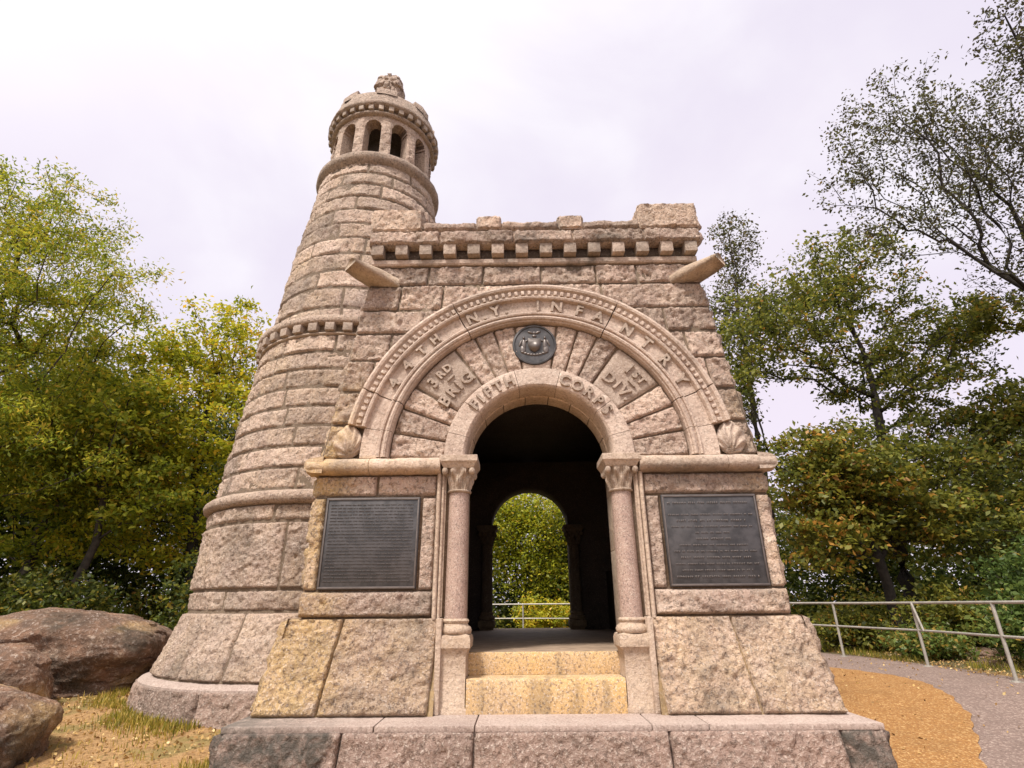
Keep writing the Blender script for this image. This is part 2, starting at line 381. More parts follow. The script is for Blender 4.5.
def d_pl(V): return np.clip(sstep(-1.50, -1.62, V[:, 0] + .05 * vnoise(V, 9, 2)) * .93 + sstep(2.58, 2.64, V[:, 0] + .03 * vnoise(V, 9, 2)) * .93 + .1, 0, .93)
plinth = mbuild(mb, 'plinth', M_PLINTH, mon, smooth=False, yel=f_one(.02), dirt=d_pl)
mb = MB(); mb.box(CX - 2.73, CX + 2.75, fy + .02, 12.1, -.3, PZ - .03, tint=.5)
mbuild(mb, 'plinth_core', M_PLINTH, plinth, yel=f_one(0), dirt=f_one(.2))
mb = MB()
cut = [-2.74, -1.46, -.62, .85, 1.32, 2.76]
for a, b2 in zip(cut[:-1], cut[1:]): mb.box(CX + a + .004, CX + b2 - .004, fy - .005, 12.12, PZ - .05, PZ, .012, .4 + .3 * rng.rand())
mbuild(mb, 'plinth_top', M_PLTOP, plinth, yel=f_one(.05), dirt=lambda V: np.clip(sstep(-1.45, -1.52, V[:, 0]) * .75 + .12 * sstep(5.5, 5.3, V[:, 1]), 0, 1), sharp=30)

# --- battered base blocks
def hwb(z): return 2.69 - .17 * (z - PZ) / .82
def yb(z): return 5.60 + .17 * (z - PZ) / .82
def Pb(u, v, h): return np.stack([CX + u * hwb(v) / 2.6, yb(v) - h * .98, v + h * .2], -1)
mb = MB()
for s0, s1 in ((-2.6, -2.02), (-2.02, -1.045), (1.045, 1.87), (1.87, 2.6)): rblock(mb, Pb, s0, s1, PZ, 1.40, h=.032, rough=.85, res=.016)
def Pbr(u, v, h): return np.stack([CX + hwb(v) + h, u, v], -1)
def Pbl(u, v, h): return np.stack([CX - hwb(v) - h, -u, v], -1)
for k in range(5):
    rblock(mb, Pbr, 5.7 + k * 1.26, 6.96 + k * 1.26, PZ, 1.40, h=.045, res=.03)
rblock(mb, Pbl, -6.96, -5.7, PZ, 1.40, h=.045, res=.03)
base, base2 = split_build(mb, 'base_course', M_ROCK, mon, smooth=False, yel=f_yel, dirt=f_dirt)
def prism(mb, pts, y0, y1, tint=.5):
    n = len(pts); V = [(x, y0, z) for x, z in pts] + [(x, y1, z) for x, z in pts]
    G = [list(range(n)), list(range(2 * n - 1, n - 1, -1))] + [[i, i + n, (i + 1) % n + n, (i + 1) % n] for i in range(n)]
    return mb.add(V, None, G, tint)
mb = MB()
for s in (-1, 1):
    x = [CX + s * 1.03, CX + s * 2.66, CX + s * 2.50]
    V = [(x[0], 5.62, PZ), (x[1], 5.62, PZ), (x[2], 5.79, 1.395), (x[0], 5.79, 1.395), (x[0], 6.3, PZ), (x[1], 6.3, PZ), (x[2], 6.3, 1.395), (x[0], 6.3, 1.395)]
    mb.add(V, None, [[0, 1, 2, 3], [4, 5, 6, 7], [3, 2, 6, 7], [1, 5, 6, 2], [0, 4, 7, 3], [0, 1, 5, 4]])
split_build(mb, 'mortar', M_MORTAR, base, yel=f_one(.4), dirt=f_one(0))

# --- body of the gatehouse: mortar-coloured core with the arched passage cut through
SPR = 3.0; ROPEN = .80
def hwu(z): return np.where(z < 3.0, 2.43, 2.40 - .35 * (z - 3.0) / 2.5)
def arch_outline(r, hw0, hw1, z0, z1, n=40, cx=CX, spr=SPR):
    pts = [(cx - hw0, z0), (cx - hw0, 3.0), (cx - hw1, z1), (cx + hw1, z1), (cx + hw0, 3.0), (cx + hw0, z0), (cx + r, z0), (cx + r, spr)]
    pts += [(cx + r * math.cos(a), spr + r * math.sin(a)) for a in np.linspace(0, math.pi, n)[1:-1]]
    return pts + [(cx - r, spr), (cx - r, z0)]
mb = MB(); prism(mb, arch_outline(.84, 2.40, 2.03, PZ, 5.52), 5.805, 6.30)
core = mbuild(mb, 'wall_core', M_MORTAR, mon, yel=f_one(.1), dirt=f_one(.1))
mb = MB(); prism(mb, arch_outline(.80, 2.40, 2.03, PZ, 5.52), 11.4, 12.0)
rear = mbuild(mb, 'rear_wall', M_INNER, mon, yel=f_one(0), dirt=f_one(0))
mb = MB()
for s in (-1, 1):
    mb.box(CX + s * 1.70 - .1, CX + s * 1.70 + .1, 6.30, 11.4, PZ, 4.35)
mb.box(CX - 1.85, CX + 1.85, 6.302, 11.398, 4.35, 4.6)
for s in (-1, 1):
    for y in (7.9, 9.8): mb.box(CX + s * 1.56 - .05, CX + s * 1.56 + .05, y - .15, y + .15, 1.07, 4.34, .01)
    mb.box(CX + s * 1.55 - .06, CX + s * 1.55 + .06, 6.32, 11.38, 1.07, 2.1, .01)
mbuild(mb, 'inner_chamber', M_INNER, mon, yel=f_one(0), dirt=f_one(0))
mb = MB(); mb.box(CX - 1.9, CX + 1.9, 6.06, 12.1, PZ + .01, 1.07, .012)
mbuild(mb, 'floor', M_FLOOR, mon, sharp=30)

# --- front wall above the base
mb = MB()
def Pw(u, v, h): return np.stack([CX + u, YF - .03 - h, v], -1)
def Pw2(u, v, h): return np.stack([CX + u, YF - h, v], -1)
for s in (-1, 1):
    a, b2 = (1.10, 2.43) if s > 0 else (-2.43, -1.10)
    rblock(mb, Pw, a, b2, 1.40, 1.645, h=.04, rough=.9)
    if s > 0: rblock(mb, Pw2, 1.10, 2.43, 2.585, 2.82, h=.035)
    else: rblock(mb, Pw2, -2.43, -1.75, 2.585, 2.82, h=.035); rblock(mb, Pw2, -1.75, -1.10, 2.585, 2.82, h=.035)
    i0, i1 = sorted((s * 1.10, s * 1.265)); o0, o1 = sorted((s * 2.28, s * 2.43))
    if s > 0: rblock(mb, Pw2, i0, i1, 1.645, 2.585, h=.03, rough=.8); rblock(mb, Pw2, o0, o1, 1.645, 2.585, h=.03, rough=.8)
    else: rblock(mb, Pw2, i0, i1, 1.645, 2.585, h=.03, rough=.8); rblock(mb, Pw2, o0, o1, 1.645, 2.585, h=.03, rough=.8)
def Pu(u, v, h): return np.stack([CX + u * hwu(v) / 2.4, YF - h, v], -1)
ZS = [3.0, 3.40, 3.80, 4.19, 4.55, 4.87, 5.22, 5.50]
keep = lambda u, v: np.hypot(u * hwu(v) / 2.4, v - SPR) > 2.10
J = [[], [], [-2.05, 2.12], [-1.9, 1.95], [-1.2, 1.75], [-1.9, -1.3, -.3, .95], [-1.55, -.75, .1, .9, 1.5]]
for i in range(7):
    cuts = [-2.4] + J[i] + [2.4]
    for s0, s1 in zip(cuts[:-1], cuts[1:]): rblock(mb, Pu, s0, s1, ZS[i], ZS[i + 1], h=.022, rough=1.1, keep=keep)
# side and rear faces
def Psr(u, v, h): return np.stack([CX + hwu(v) + h, u, v], -1)
def Psl(u, v, h): return np.stack([CX - hwu(v) - h, -u, v], -1)
allz = [1.40, 1.645, 2.1, 2.585, 2.82] 
for z0, z1 in list(zip(allz[:-1], allz[1:])) + list(zip(ZS[:-1], ZS[1:])):
    y = YF + .0
    while y < 12.0:
        L = .7 + .7 * rng.rand(); y1 = min(12.0, y + L)
        if 12.0 - y1 < .4: y1 = 12.0
        rblock(mb, Psr, y, y1, z0, z1, res=.035)
        if y < 8.0: rblock(mb, Psl, -y1, -y, z0, z1, res=.035)
        y = y1
def Pbk(u, v, h): return np.stack([CX - u * hwu(v) / 2.4, 12.0 + h, v], -1)
kb = lambda u, v: (np.hypot(u, v - SPR) > 1.0) & ((np.abs(u) > 1.0) | (v > SPR))
for z0, z1 in list(zip(allz[:-1], allz[1:])) + [(2.82, 3.0)] + list(zip(ZS[:-1], ZS[1:])):
    for s0, s1 in ((-2.4, -1.3), (-1.3, -.2), (-.2, 1.2), (1.2, 2.4)): rblock(mb, Pbk, s0, s1, z0, z1, res=.04, keep=kb)
wall = mbuild(mb, 'wall', M_ROCK, mon, smooth=False, yel=f_yel, dirt=f_dirt)
mb = MB(); mb.add([(CX + 2.39, 6.0, PZ), (CX + 2.39, 12, PZ), (CX + 2.39, 12, 3), (CX + 2.39, 6, 3), (CX + 2.02, 12, 5.52), (CX + 2.02, 6, 5.52)], None, [[0, 1, 2, 3], [3, 2, 4, 5]])
mb.add([(CX - 2.39, 6.0, PZ), (CX - 2.39, 12, PZ), (CX - 2.39, 12, 3), (CX - 2.39, 6, 3), (CX - 2.02, 12, 5.52), (CX - 2.02, 6, 5.52)], None, [[0, 1, 2, 3], [3, 2, 4, 5]])
mb.box(CX - 2.02, CX + 2.02, 5.83, 11.98, 5.45, 5.55)
split_build(mb, 'mortar', M_MORTAR, wall, yel=f_one(.1), dirt=f_one(.1))
# dressed roll mouldings at the inner edges of the panels
mb = MB()
for s in (-1, 1):
    for (x, w, y) in ((1.075, .022, 5.745), (1.035, .018, 5.765)):
        th = np.linspace(0, 2 * math.pi, 13)[:-1]; zz = np.array([1.38, 2.82])
        Pm = np.stack([np.stack([CX + s * x + w * np.cos(th), y + w * 1.4 * np.sin(th), np.full(12, z)], -1) for z in zz]); mb.grid(Pm, closeu=True)
    mb.box(CX + s * 1.055 - .05, CX + s * 1.055 + .05, 5.77, 5.90, 1.40, 2.82)
    a_, b_ = sorted((CX + s * .985, CX + s * 1.040)); mb.box(a_, b_, 5.66, 5.95, PZ, 1.39, .012)
split_build(mb, 'edge_moulding', M_DRESS, wall, yel=f_one(.15), dirt=f_one(.1), sharp=30)

# --- ledge at springing level
def sweep_x(mb, prof, x0, x1, tint=.5, nx=None, jit=0.0):
    nx = nx or max(2, int((x1 - x0) / .04)); xs = np.linspace(x0, x1, nx); pr = np.array(prof)
    Pm = np.zeros((nx, len(pr), 3)); Pm[..., 0] = xs[:, None]; Pm[..., 1] = pr[None, :, 0]; Pm[..., 2] = pr[None, :, 1]
    if jit: Pm[..., 1] += jit * fbm(Pm, 12, 3, 6); Pm[..., 2] += .6 * jit * fbm(Pm, 12, 3, 8)
    n0 = mb.n; mb.grid(Pm, tint=tint)
    k = len(pr); mb.G += [list(range(n0, n0 + k)), list(range(n0 + (nx - 1) * k, n0 + nx * k))[::-1]]
LP = [(5.83, 2.82), (5.72, 2.822), (5.665, 2.835), (5.635, 2.865), (5.63, 2.90), (5.635, 2.935), (5.655, 2.965), (5.70, 2.985), (5.83, 3.0)]
mb = MB()
for a, b2 in ((-2.50, -1.83), (-1.83, -1.06), (1.06, 2.0), (2.0, 2.50)): sweep_x(mb, LP, CX + a + .003, CX + b2 - .003, .35 + .3 * rng.rand(), jit=.007)
for s in (-1, 1):      # return along the sides
    ys = np.linspace(5.64, 12.0 if s > 0 else 8.0, 40); pr = np.array(LP); off = 5.82 - pr[:, 0]
    Pm = np.zeros((40, len(pr), 3)); Pm[..., 0] = CX + s * (2.33 + off[None]); Pm[..., 1] = ys[:, None]; Pm[..., 2] = pr[None, :, 1]
    n0 = mb.n; mb.grid(Pm); mb.G += [list(range(n0, n0 + len(pr)))]
split_build(mb, 'ledge', M_DRESS, mon, yel=f_yel, dirt=f_dirt, smooth=True, sharp=50)

# --- arch
def revolve(mb, prof, a0, a1, tint=.5, res=R(1.2), gap=0.0, jit=0.0, caps=True):
    a0 += gap; a1 -= gap; n = max(2, int((a1 - a0) / res) + 1); A = np.linspace(a0, a1, n); pr = np.array(prof)
    Pm = np.zeros((n, len(pr), 3)); Pm[..., 0] = CX + pr[None, :, 0] * np.cos(A)[:, None]; Pm[..., 2] = SPR + pr[None, :, 0] * np.sin(A)[:, None]; Pm[..., 1] = pr[None, :, 1]
    if jit: Pm[..., 1] += jit * fbm(Pm, 14, 3, 3)
    n0 = mb.n; mb.grid(Pm, tint=tint)
    if caps:
        k = len(pr); mb.G += [list(range(n0, n0 + k)), list(range(n0 + (n - 1) * k, n0 + n * k))[::-1]]
arch = MB()
RING = [(2.155, 5.86), (2.155, 5.70), (2.145, 5.675), (2.12, 5.665), (2.095, 5.675), (2.085, 5.70), (2.075, 5.712), (1.995, 5.712), (1.99, 5.685), (1.975, 5.672), (1.955, 5.68), (1.945, 5.71), (1.94, 5.735),
        (1.78, 5.735), (1.775, 5.70), (1.76, 5.685), (1.742, 5.69), (1.735, 5.712), (1.722, 5.705), (1.712, 5.685), (1.695, 5.675), (1.675, 5.685), (1.668, 5.71), (1.655, 5.715), (1.65, 5.74), (1.65, 5.86)]
RPL = [(1.965, 5.86), (1.965, 5.735)] + RING[13:]
SEG = [(22, 62), (62, 118), (118, 158)]
for a, b2 in SEG: revolve(arch, RING, R(a), R(b2), .35 + .3 * rng.rand(), gap=.0035)
revolve(arch, RING, R(10), R(22), .6, gap=.0035); revolve(arch, RING, R(158), R(170), .6, gap=.0035)
revolve(arch, RPL, R(0), R(10), .6); revolve(arch, RPL, R(170), R(180), .6)
for a in np.arange(11, 169.2, 2.25):      # dentil beads in the label mould
    ca, sa = math.cos(R(a)), math.sin(R(a)); rot = [[ca, 0, -sa], [0, 1, 0], [sa, 0, ca]]
    c0 = np.array([CX + 2.035 * ca, 5.70, SPR + 2.035 * sa]); t = MB(); t.box(-.027, .027, -.022, .016, -.019, .019, .006)
    for V, G in ((t.V[0], t.G),): arch.add(V @ np.array(rot).T + c0, None, G, .55)
archo = mbuild(arch, 'arch', M_DRESS, mon, yel=f_yel, dirt=lambda V: .25 * sstep(.45, .8, .5 + .5 * fbm(V, 2, 3, 5)), sharp=28)
# voussoir field between the two rings
vs = MB(); vd = MB()
def Pv(u, v, h):      # u = arc metres at r=1.35, v = radius
    a = u / 1.35; return np.stack([CX + v * np.cos(math.pi - a), YF - .012 - h, SPR + v * np.sin(a)], -1)
DIV = [0, 10.5, 21, 31, 54, 63.5, 72, 81, 99, 108, 116.5, 126, 149, 159, 169.5, 180]
for i, (a, b2) in enumerate(zip(DIV[:-1], DIV[1:])):
    sm = (a == 31 or a == 126); key = a == 81
    if sm or key: rblock(vd, Pv, R(a) * 1.35, R(b2) * 1.35, 1.03, 1.65, flat=True, res=.03, gap=.004)
    else: rblock(vs, Pv, R(a) * 1.35, R(b2) * 1.35, 1.03, 1.65, h=.016, rough=.9, res=.016, gap=.003)
split_build(vs, "rough_voussoirs", M_ROCK, archo, key=lambda c: np.digitize(np.degrees(np.arctan2(c[:, 2] - SPR, c[:, 0] - CX)), (40, 90, 140)), yel=f_yel, dirt=f_one(.06))
split_build(vd, 'dressed_voussoir', M_DRESS, archo, key=lambda c: np.digitize(np.degrees(np.arctan2(c[:, 2] - SPR, c[:, 0] - CX)), (70, 110)), smooth=True, yel=f_one(.03), dirt=f_one(.04))
# inner ring with a deep soffit
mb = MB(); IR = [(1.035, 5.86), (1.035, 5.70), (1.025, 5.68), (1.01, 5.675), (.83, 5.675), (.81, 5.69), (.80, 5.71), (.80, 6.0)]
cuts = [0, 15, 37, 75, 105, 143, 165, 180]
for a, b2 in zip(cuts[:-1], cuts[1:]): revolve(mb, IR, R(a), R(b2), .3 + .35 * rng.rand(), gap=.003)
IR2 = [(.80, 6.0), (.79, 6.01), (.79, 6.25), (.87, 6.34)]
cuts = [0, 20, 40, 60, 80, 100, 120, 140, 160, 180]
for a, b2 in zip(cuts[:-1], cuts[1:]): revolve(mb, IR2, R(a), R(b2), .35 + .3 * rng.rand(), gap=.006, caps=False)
mbuild(mb, 'inner_arch_ring', M_DRESS, archo, yel=lambda V: .35 * sstep(5.8, 6.1, V[:, 1]), dirt=lambda V: .35 * sstep(5.9, 6.3, V[:, 1]), sharp=28)  # soffit gets darker and more ochre towards the inside
# foliate bosses where the label mould stops
for s in (-1, 1):
    mb = MB(); th = np.linspace(0, 2 * math.pi, 49)[:-1]; ph = np.linspace(0.02, math.pi / 2, 18)
    T, Ph = np.meshgrid(th, ph); rr = np.sin(Ph); 
    dx = rr * np.cos(T); dz = rr * np.sin(T)
    spiral = .5 + .5 * np.cos(7 * (np.arctan2(dz + .9, dx * s + .25)) * 2.2 + 5 * rr)
    y = np.cos(Ph) * .10 * (1 + .22 * (spiral - .5) * rr * 2)
    taper = 1 - .25 * np.clip(dz, 0, 1)
    mb.grid(np.stack([CX + s * 2.115 + .165 * dx * taper, YF - .02 - y - .02 * (spiral - .5) * np.sin(Ph), 3.195 + .195 * dz], -1), closeu=True)
    mbuild(mb, 'leaf_boss', M_DRESS, archo, smooth=True, yel=f_yel, dirt=f_one(.12))

# lettering: each raised letter set on the curve, font outlines turned into mesh
def glyphs(items, depth, y, mat, name, parent, size):
    for ch, r, a, sc in items:
        mb = MB()
        cu = bpy.data.curves.new('t', 'FONT'); cu.body = ch; cu.size = size * sc; cu.extrude = depth; cu.align_x = 'CENTER'; cu.offset = .004; cu.bevel_depth = .002; cu.resolution_u = 3
        o = bpy.data.objects.new('t', cu); COL.objects.link(o); dg = bpy.context.evaluated_depsgraph_get()
        me = bpy.data.meshes.new_from_object(o.evaluated_get(dg)); V = np.array([v.co[:] for v in me.vertices]); G = [list(p.vertices) for p in me.polygons]
        COL.objects.unlink(o); bpy.data.objects.remove(o); bpy.data.curves.remove(cu); bpy.data.meshes.remove(me)
        if not len(V): continue
        al = R(a) - math.pi / 2; ca, sa = math.cos(al), math.sin(al)
        lx, lz = V[:, 0], V[:, 1] - (.35 * size if ch not in '._' else .35 * size)
        cx, cz = CX + r * math.cos(R(a)), SPR + r * math.sin(R(a))
        mb.add(np.stack([cx + lx * ca - lz * sa, y - V[:, 2], cz + lx * sa + lz * ca], -1), None, G)
        mbuild(mb, name, mat, parent, yel=f_one(.05), dirt=f_one(.38), sharp=30)  # whole letter darkened, painting in the shadow that outlines its edges
L1 = [('4', 1.866, 152, 1), ('4', 1.866, 144, 1), ('T', 1.875, 136.5, .8), ('H', 1.875, 130, .8), ('_', 1.82, 133.5, .9), ('_', 1.82, 130, .9),
      ('N', 1.866, 114, 1), ('.', 1.866, 109.5, 1), ('Y', 1.866, 105, 1), ('.', 1.866, 101, 1),
      ('I', 1.866, 89, 1), ('N', 1.866, 82, 1), ('F', 1.866, 73.5, 1), ('A', 1.866, 66, 1), ('N', 1.866, 54.5, 1), ('T', 1.866, 46, 1), ('R', 1.866, 37, 1), ('Y', 1.866, 28, 1)]
glyphs(L1, .020, 5.722, M_DRESS, 'raised_letter', archo, .19)
L2 = [('3', 1.50, 143.5, 1), ('R', 1.515, 138.5, .72), ('D', 1.515, 134.3, .72), ('_', 1.462, 136.5, 1.0), ('B', 1.25, 148, 1), ('R', 1.25, 141.5, 1), ('I', 1.25, 136.5, 1), ('G', 1.25, 131, 1), ('.', 1.25, 127.5, 1),
      ('1', 1.50, 44, 1), ('S', 1.515, 40, .72), ('T', 1.515, 36.4, .72), ('_', 1.462, 38.2, 1.0), ('D', 1.25, 48, 1), ('I', 1.25, 42.5, 1), ('V', 1.25, 37.5, 1), ('.', 1.25, 33.5, 1)]
glyphs(L2, .022, 5.770, M_DRESS, 'raised_letter', archo, .185)
L3 = [(c, .915, a, 1) for c, a in zip('FIFTH', (141, 134.5, 128, 119.5, 110.5))] + [(c, .915, a, 1) for c, a in zip('CORPS', (70, 60.5, 51, 42, 33.5))]
glyphs(L3, .018, 5.664, M_DRESS, 'raised_letter', archo, .175)

# medallion on the keystone
MC = (CX - .02, 4.365)
mb = MB(); th = np.linspace(0, 2 * math.pi, 49)[:-1]
pr = [(.262, 5.83), (.262, 5.765), (.255, 5.752), (.238, 5.750), (.230, 5.762), (.10, 5.758), (.0005, 5.756)]
mb.grid(np.array([[(MC[0] + r * math.cos(t), y, MC[1] + r * math.sin(t)) for t in th] for r, y in pr]), closeu=True)
med = mbuild(mb, 'medallion', M_BRONZE, mon, smooth=True, sharp=40)
def blob(mb, x, z, rx, rz, d=.02, y0=5.762, ang=0):
    ph = np.linspace(0.05, math.pi / 2, 6); t = np.linspace(0, 2 * math.pi, 17)[:-1]; T, Ph = np.meshgrid(t, ph)
    a = rx * np.sin(Ph) * np.cos(T); c = rz * np.sin(Ph) * np.sin(T); ca, sa = math.cos(ang), math.sin(ang)
    mb.grid(np.stack([MC[0] + x + a * ca - c * sa, y0 - d * np.cos(Ph), MC[1] + z + a * sa + c * ca], -1), closeu=True)
mb = MB()
sh = [(-.075, .082), (-.04, .07), (0, .082), (.04, .07), (.075, .082), (.078, .0), (.058, -.06), (.0, -.10), (-.058, -.06), (-.078, .0)]
prism(mb, [(MC[0] + x, MC[1] + z - .005) for x, z in sh], 5.735, 5.765)
mbuild(mb, 'shield', M_BRTEXT, med)
mb = MB()
for s in (-1, 1):    # two standing supporters
    blob(mb, s * .125, .0, .028, .075); blob(mb, s * .125, .085, .016, .02, .024); blob(mb, s * .135, -.065, .036, .055, .018); blob(mb, s * .095, .045, .035, .012, .018, ang=-s * .5); blob(mb, s * .165, .02, .014, .05, .016, ang=s * .4)
blob(mb, 0, .11, .03, .022, .022); blob(mb, 0, .15, .018, .025, .024); blob(mb, -.045, .16, .04, .016, .018, ang=-.4); blob(mb, .045, .16, .04, .016, .018, ang=.4)
for k in range(9):
    x = (k - 4) * .035; blob(mb, x, -.135 + .9 * x * x * 2.2, .026, .016, .016)
mbuild(mb, 'relief_figures', M_BRTEXT, med, smooth=True)

# bronze tablets with rows of small worn raised letters
for s in (-1, 1):
    x0, x1 = (CX + 1.275, CX + 2.27) if s > 0 else (CX - 2.27, CX - 1.275); z0, z1 = 1.66, 2.575
    mb = MB(); mb.box(x0, x1, 5.762, 5.80, z0, z1, .006)
    t = mbuild(mb, 'bronze_tablet', M_BRONZE, mon, sharp=30); t['label'] = 'dark bronze tablet covered edge to edge with fine rows of lettering' if s < 0 else 'dark bronze tablet with centred lines of lettering'
    mb = MB(); w = .02
    for a in ((x0 + .008, x1 - .008, z1 - w - .006, z1 - .006), (x0 + .008, x1 - .008, z0 + .006, z0 + w + .006), (x0 + .008, x0 + w + .004, z0 + w + .006, z1 - w - .006), (x1 - w - .004, x1 - .008, z0 + w + .006, z1 - w - .006)):
        mb.box(a[0], a[1], 5.752, 5.765, a[2], a[3], .003)
    mbuild(mb, 'tablet_border', M_BRTEXT, t, sharp=30)
    mb = MB(); rr = random.Random(9 + s)
    rows = 24 if s < 0 else 13
    for k in range(rows):
        if s > 0 and k == 1: continue
        zc = z1 - .06 - (z1 - z0 - .12) * (k + .5) / rows; hh = .011 if s < 0 else (.019 if k % 3 else .024)
        W_ = (.44 if s < 0 else rr.choice([.18, .28, .36, .42, .42])); 
        if s > 0 and k in (0, 2): W_ = .44
        xm = (x0 + x1) / 2; x = xm - W_
        while x < xm + W_:
            word = rr.randint(2, 8)
            for _ in range(word):
                cw = hh * rr.uniform(.45, .75)
                if x + cw > xm + W_: break
                q = rr.random(); yy = 5.7565
                # strokes that do not form readable characters
                mb.box(x, x + cw * .35, yy, yy + .008, zc - hh / 2, zc + hh / 2)
                if q > .3: mb.box(x + cw * .35, x + cw * .9, yy + .001, yy + .008, zc + (hh * .25 if q > .6 else -hh * .1), zc + (hh * .48 if q > .6 else hh * .15))
                x += cw * 1.35
            x += hh * .9
    kind(mbuild(mb, 'worn_inscription', M_BRTEXT, t), 'stuff')

# columns
def lathe(mb, cx, cy, prof, n=28, disp=None, tint=.5):
    th = np.linspace(0, 2 * math.pi, n + 1)[:-1]; pr = np.array(prof); r = np.repeat(pr[:, :1], n, 1); z = np.repeat(pr[:, 1:], n, 1); T = np.repeat(th[None], len(pr), 0)
    if disp: r, z = disp(r, z, T)
    mb.grid(np.stack([cx + r * np.cos(T), cy + r * np.sin(T), z], -1), closeu=True, tint=tint)
def sq_sweep(mb, x0, x1, y0, y1, prof, tint=.5):   # prof: (outset, z)
    Pm = np.array([[(x0 - d, y0 - d, z), (x1 + d, y0 - d, z), (x1 + d, y1, z), (x0 - d, y1, z)] for d, z in prof])
    n0 = mb.n; mb.grid(Pm, closeu=True, tint=tint); k = len(prof); mb.G.append([n0 + (k - 1) * 4 + i for i in range(4)])
def column(s, y, mats=(M_SHAFT, M_DRESS), low=PZ, front=True):
    xc = CX + s * .87; c = thing('column', 'x', 'x'); del c['label'], c['category']; c.parent = mon; c.matrix_parent_inverse = Matrix.Translation(-ORG)
    def sub(mb, name, mat, **k):
        o = _build(mb, name, mat, c, **k); return o
    mb = MB(); zz = np.linspace(1.36, 2.64, 24)
    lathe(mb, xc, y, [(.112 - .006 * (z - 1.36) / 1.28, z) for z in zz]); sub(mb, 'shaft', mats[0], smooth=True, yel=f_one(.1), dirt=f_one(.1))
    mb = MB()
    lathe(mb, xc, y, [(.112, 1.385), (.125, 1.38), (.135, 1.365), (.13, 1.35), (.122, 1.34), (.128, 1.325), (.15, 1.31), (.162, 1.285), (.158, 1.26), (.145, 1.245)])
    sq_sweep(mb, xc - .13, xc + .13, y - .13, y + .2, [(0, PZ), (0, .62), (-.012, .64), (-.012, 1.05), (0, 1.10), (.028, 1.13), (.032, 1.20), (.02, 1.235), (-.02, 1.25)])
    sub(mb, 'pedestal', mats[1], yel=f_one(.22), dirt=f_one(.12), sharp=35)
    mb = MB(); zz = np.linspace(0, 1, 30)
    def leafy(r, z, T):
        q = (z - 2.63) / .25
        l1 = np.clip(np.cos(8 * T), -.2, 1) * np.exp(-((q - .38) / .2) ** 2) * .028
        l2 = np.clip(np.cos(8 * T + math.pi), -.2, 1) * np.exp(-((q - .75) / .16) ** 2) * .034
        vein = .006 * np.cos(40 * T) * (q > .05) * (q < .95)
        return r + (l1 + l2 + vein) * (q > 0), z + .012 * np.cos(16 * T) * (q > .2) * (q < .9)
    lathe(mb, xc, y, [(.112, 2.615), (.128, 2.622), (.13, 2.635), (.116, 2.645)] + [(.114 + .055 * q ** 1.8, 2.645 + .225 * q) for q in zz], n=96, disp=leafy)
    for dx in (-1, 1):
        for dy in (-1, 1):      # corner volutes
            ph = np.linspace(0, math.pi, 8); t = np.linspace(0, 2 * math.pi, 13)[:-1]; T, Ph = np.meshgrid(t, ph)
            mb.grid(np.stack([xc + dx * .145 + .034 * np.sin(Ph) * np.cos(T), y + dy * .145 + .034 * np.sin(Ph) * np.sin(T), 2.835 + .042 * np.cos(Ph)], -1), closeu=True, flip=True)
    sub(mb, 'capital', mats[1], smooth=True, yel=f_one(.15), dirt=f_one(.35), sharp=60)
    mb = MB(); sq_sweep(mb, xc - .165, xc + .165, y - .165, y + .25, [(-.01, 2.865), (0, 2.875), (.012, 2.90), (.03, 2.925), (.038, 2.935), (.038, 2.995), (.03, 3.0)])
    sub(mb, 'abacus', mats[1], yel=f_one(.12), dirt=f_one(.15), sharp=35)
    return c
for s in (-1, 1): column(s, 5.83)
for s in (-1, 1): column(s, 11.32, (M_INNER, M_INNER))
# jambs behind the columns
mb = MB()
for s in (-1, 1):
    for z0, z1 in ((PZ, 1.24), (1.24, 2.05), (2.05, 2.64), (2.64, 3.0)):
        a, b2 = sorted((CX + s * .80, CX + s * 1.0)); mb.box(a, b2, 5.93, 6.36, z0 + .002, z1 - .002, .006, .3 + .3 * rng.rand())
split_build(mb, 'jamb', M_DRESS, mon, yel=f_one(.2), dirt=lambda V: .15 + .4 * sstep(6.0, 6.3, V[:, 1]), sharp=30)  # jamb stones get darker towards the inside

# steps
def st_yel(V): return np.clip(.75 + .35 * fbm(V * [1, 1, .15], 5, 3, 2), .25, .98) * np.where(V[:, 2] > 0, 1, 1)
for (y0, z0, z1, tag_) in ((5.70, PZ, .865, 0), (6.03, .867, 1.068, 1)):
    mb = MB(); xs = np.linspace(CX - .795, CX + .795, 60); pr = [(y0 + .004, z0), (y0, z0 + .03), (y0, (z0 + z1) / 2), (y0 + .001, z1 - .03), (y0 + .008, z1 - .008), (y0 + .028, z1), (y0 + .2, z1), (y0 + .36, z1)]
    sweep_x(mb, pr, CX - .742 - .05 * tag_, CX + .742 + .05 * tag_, .5, nx=70, jit=.003)
    mbuild(mb, 'step', M_STEP, mon, yel=st_yel, dirt=lambda V: np.clip(.45 * sstep(.1, .6, fbm(V * [1, 1, .1], 7, 3, 12)), 0, .4), smooth=True, sharp=40)

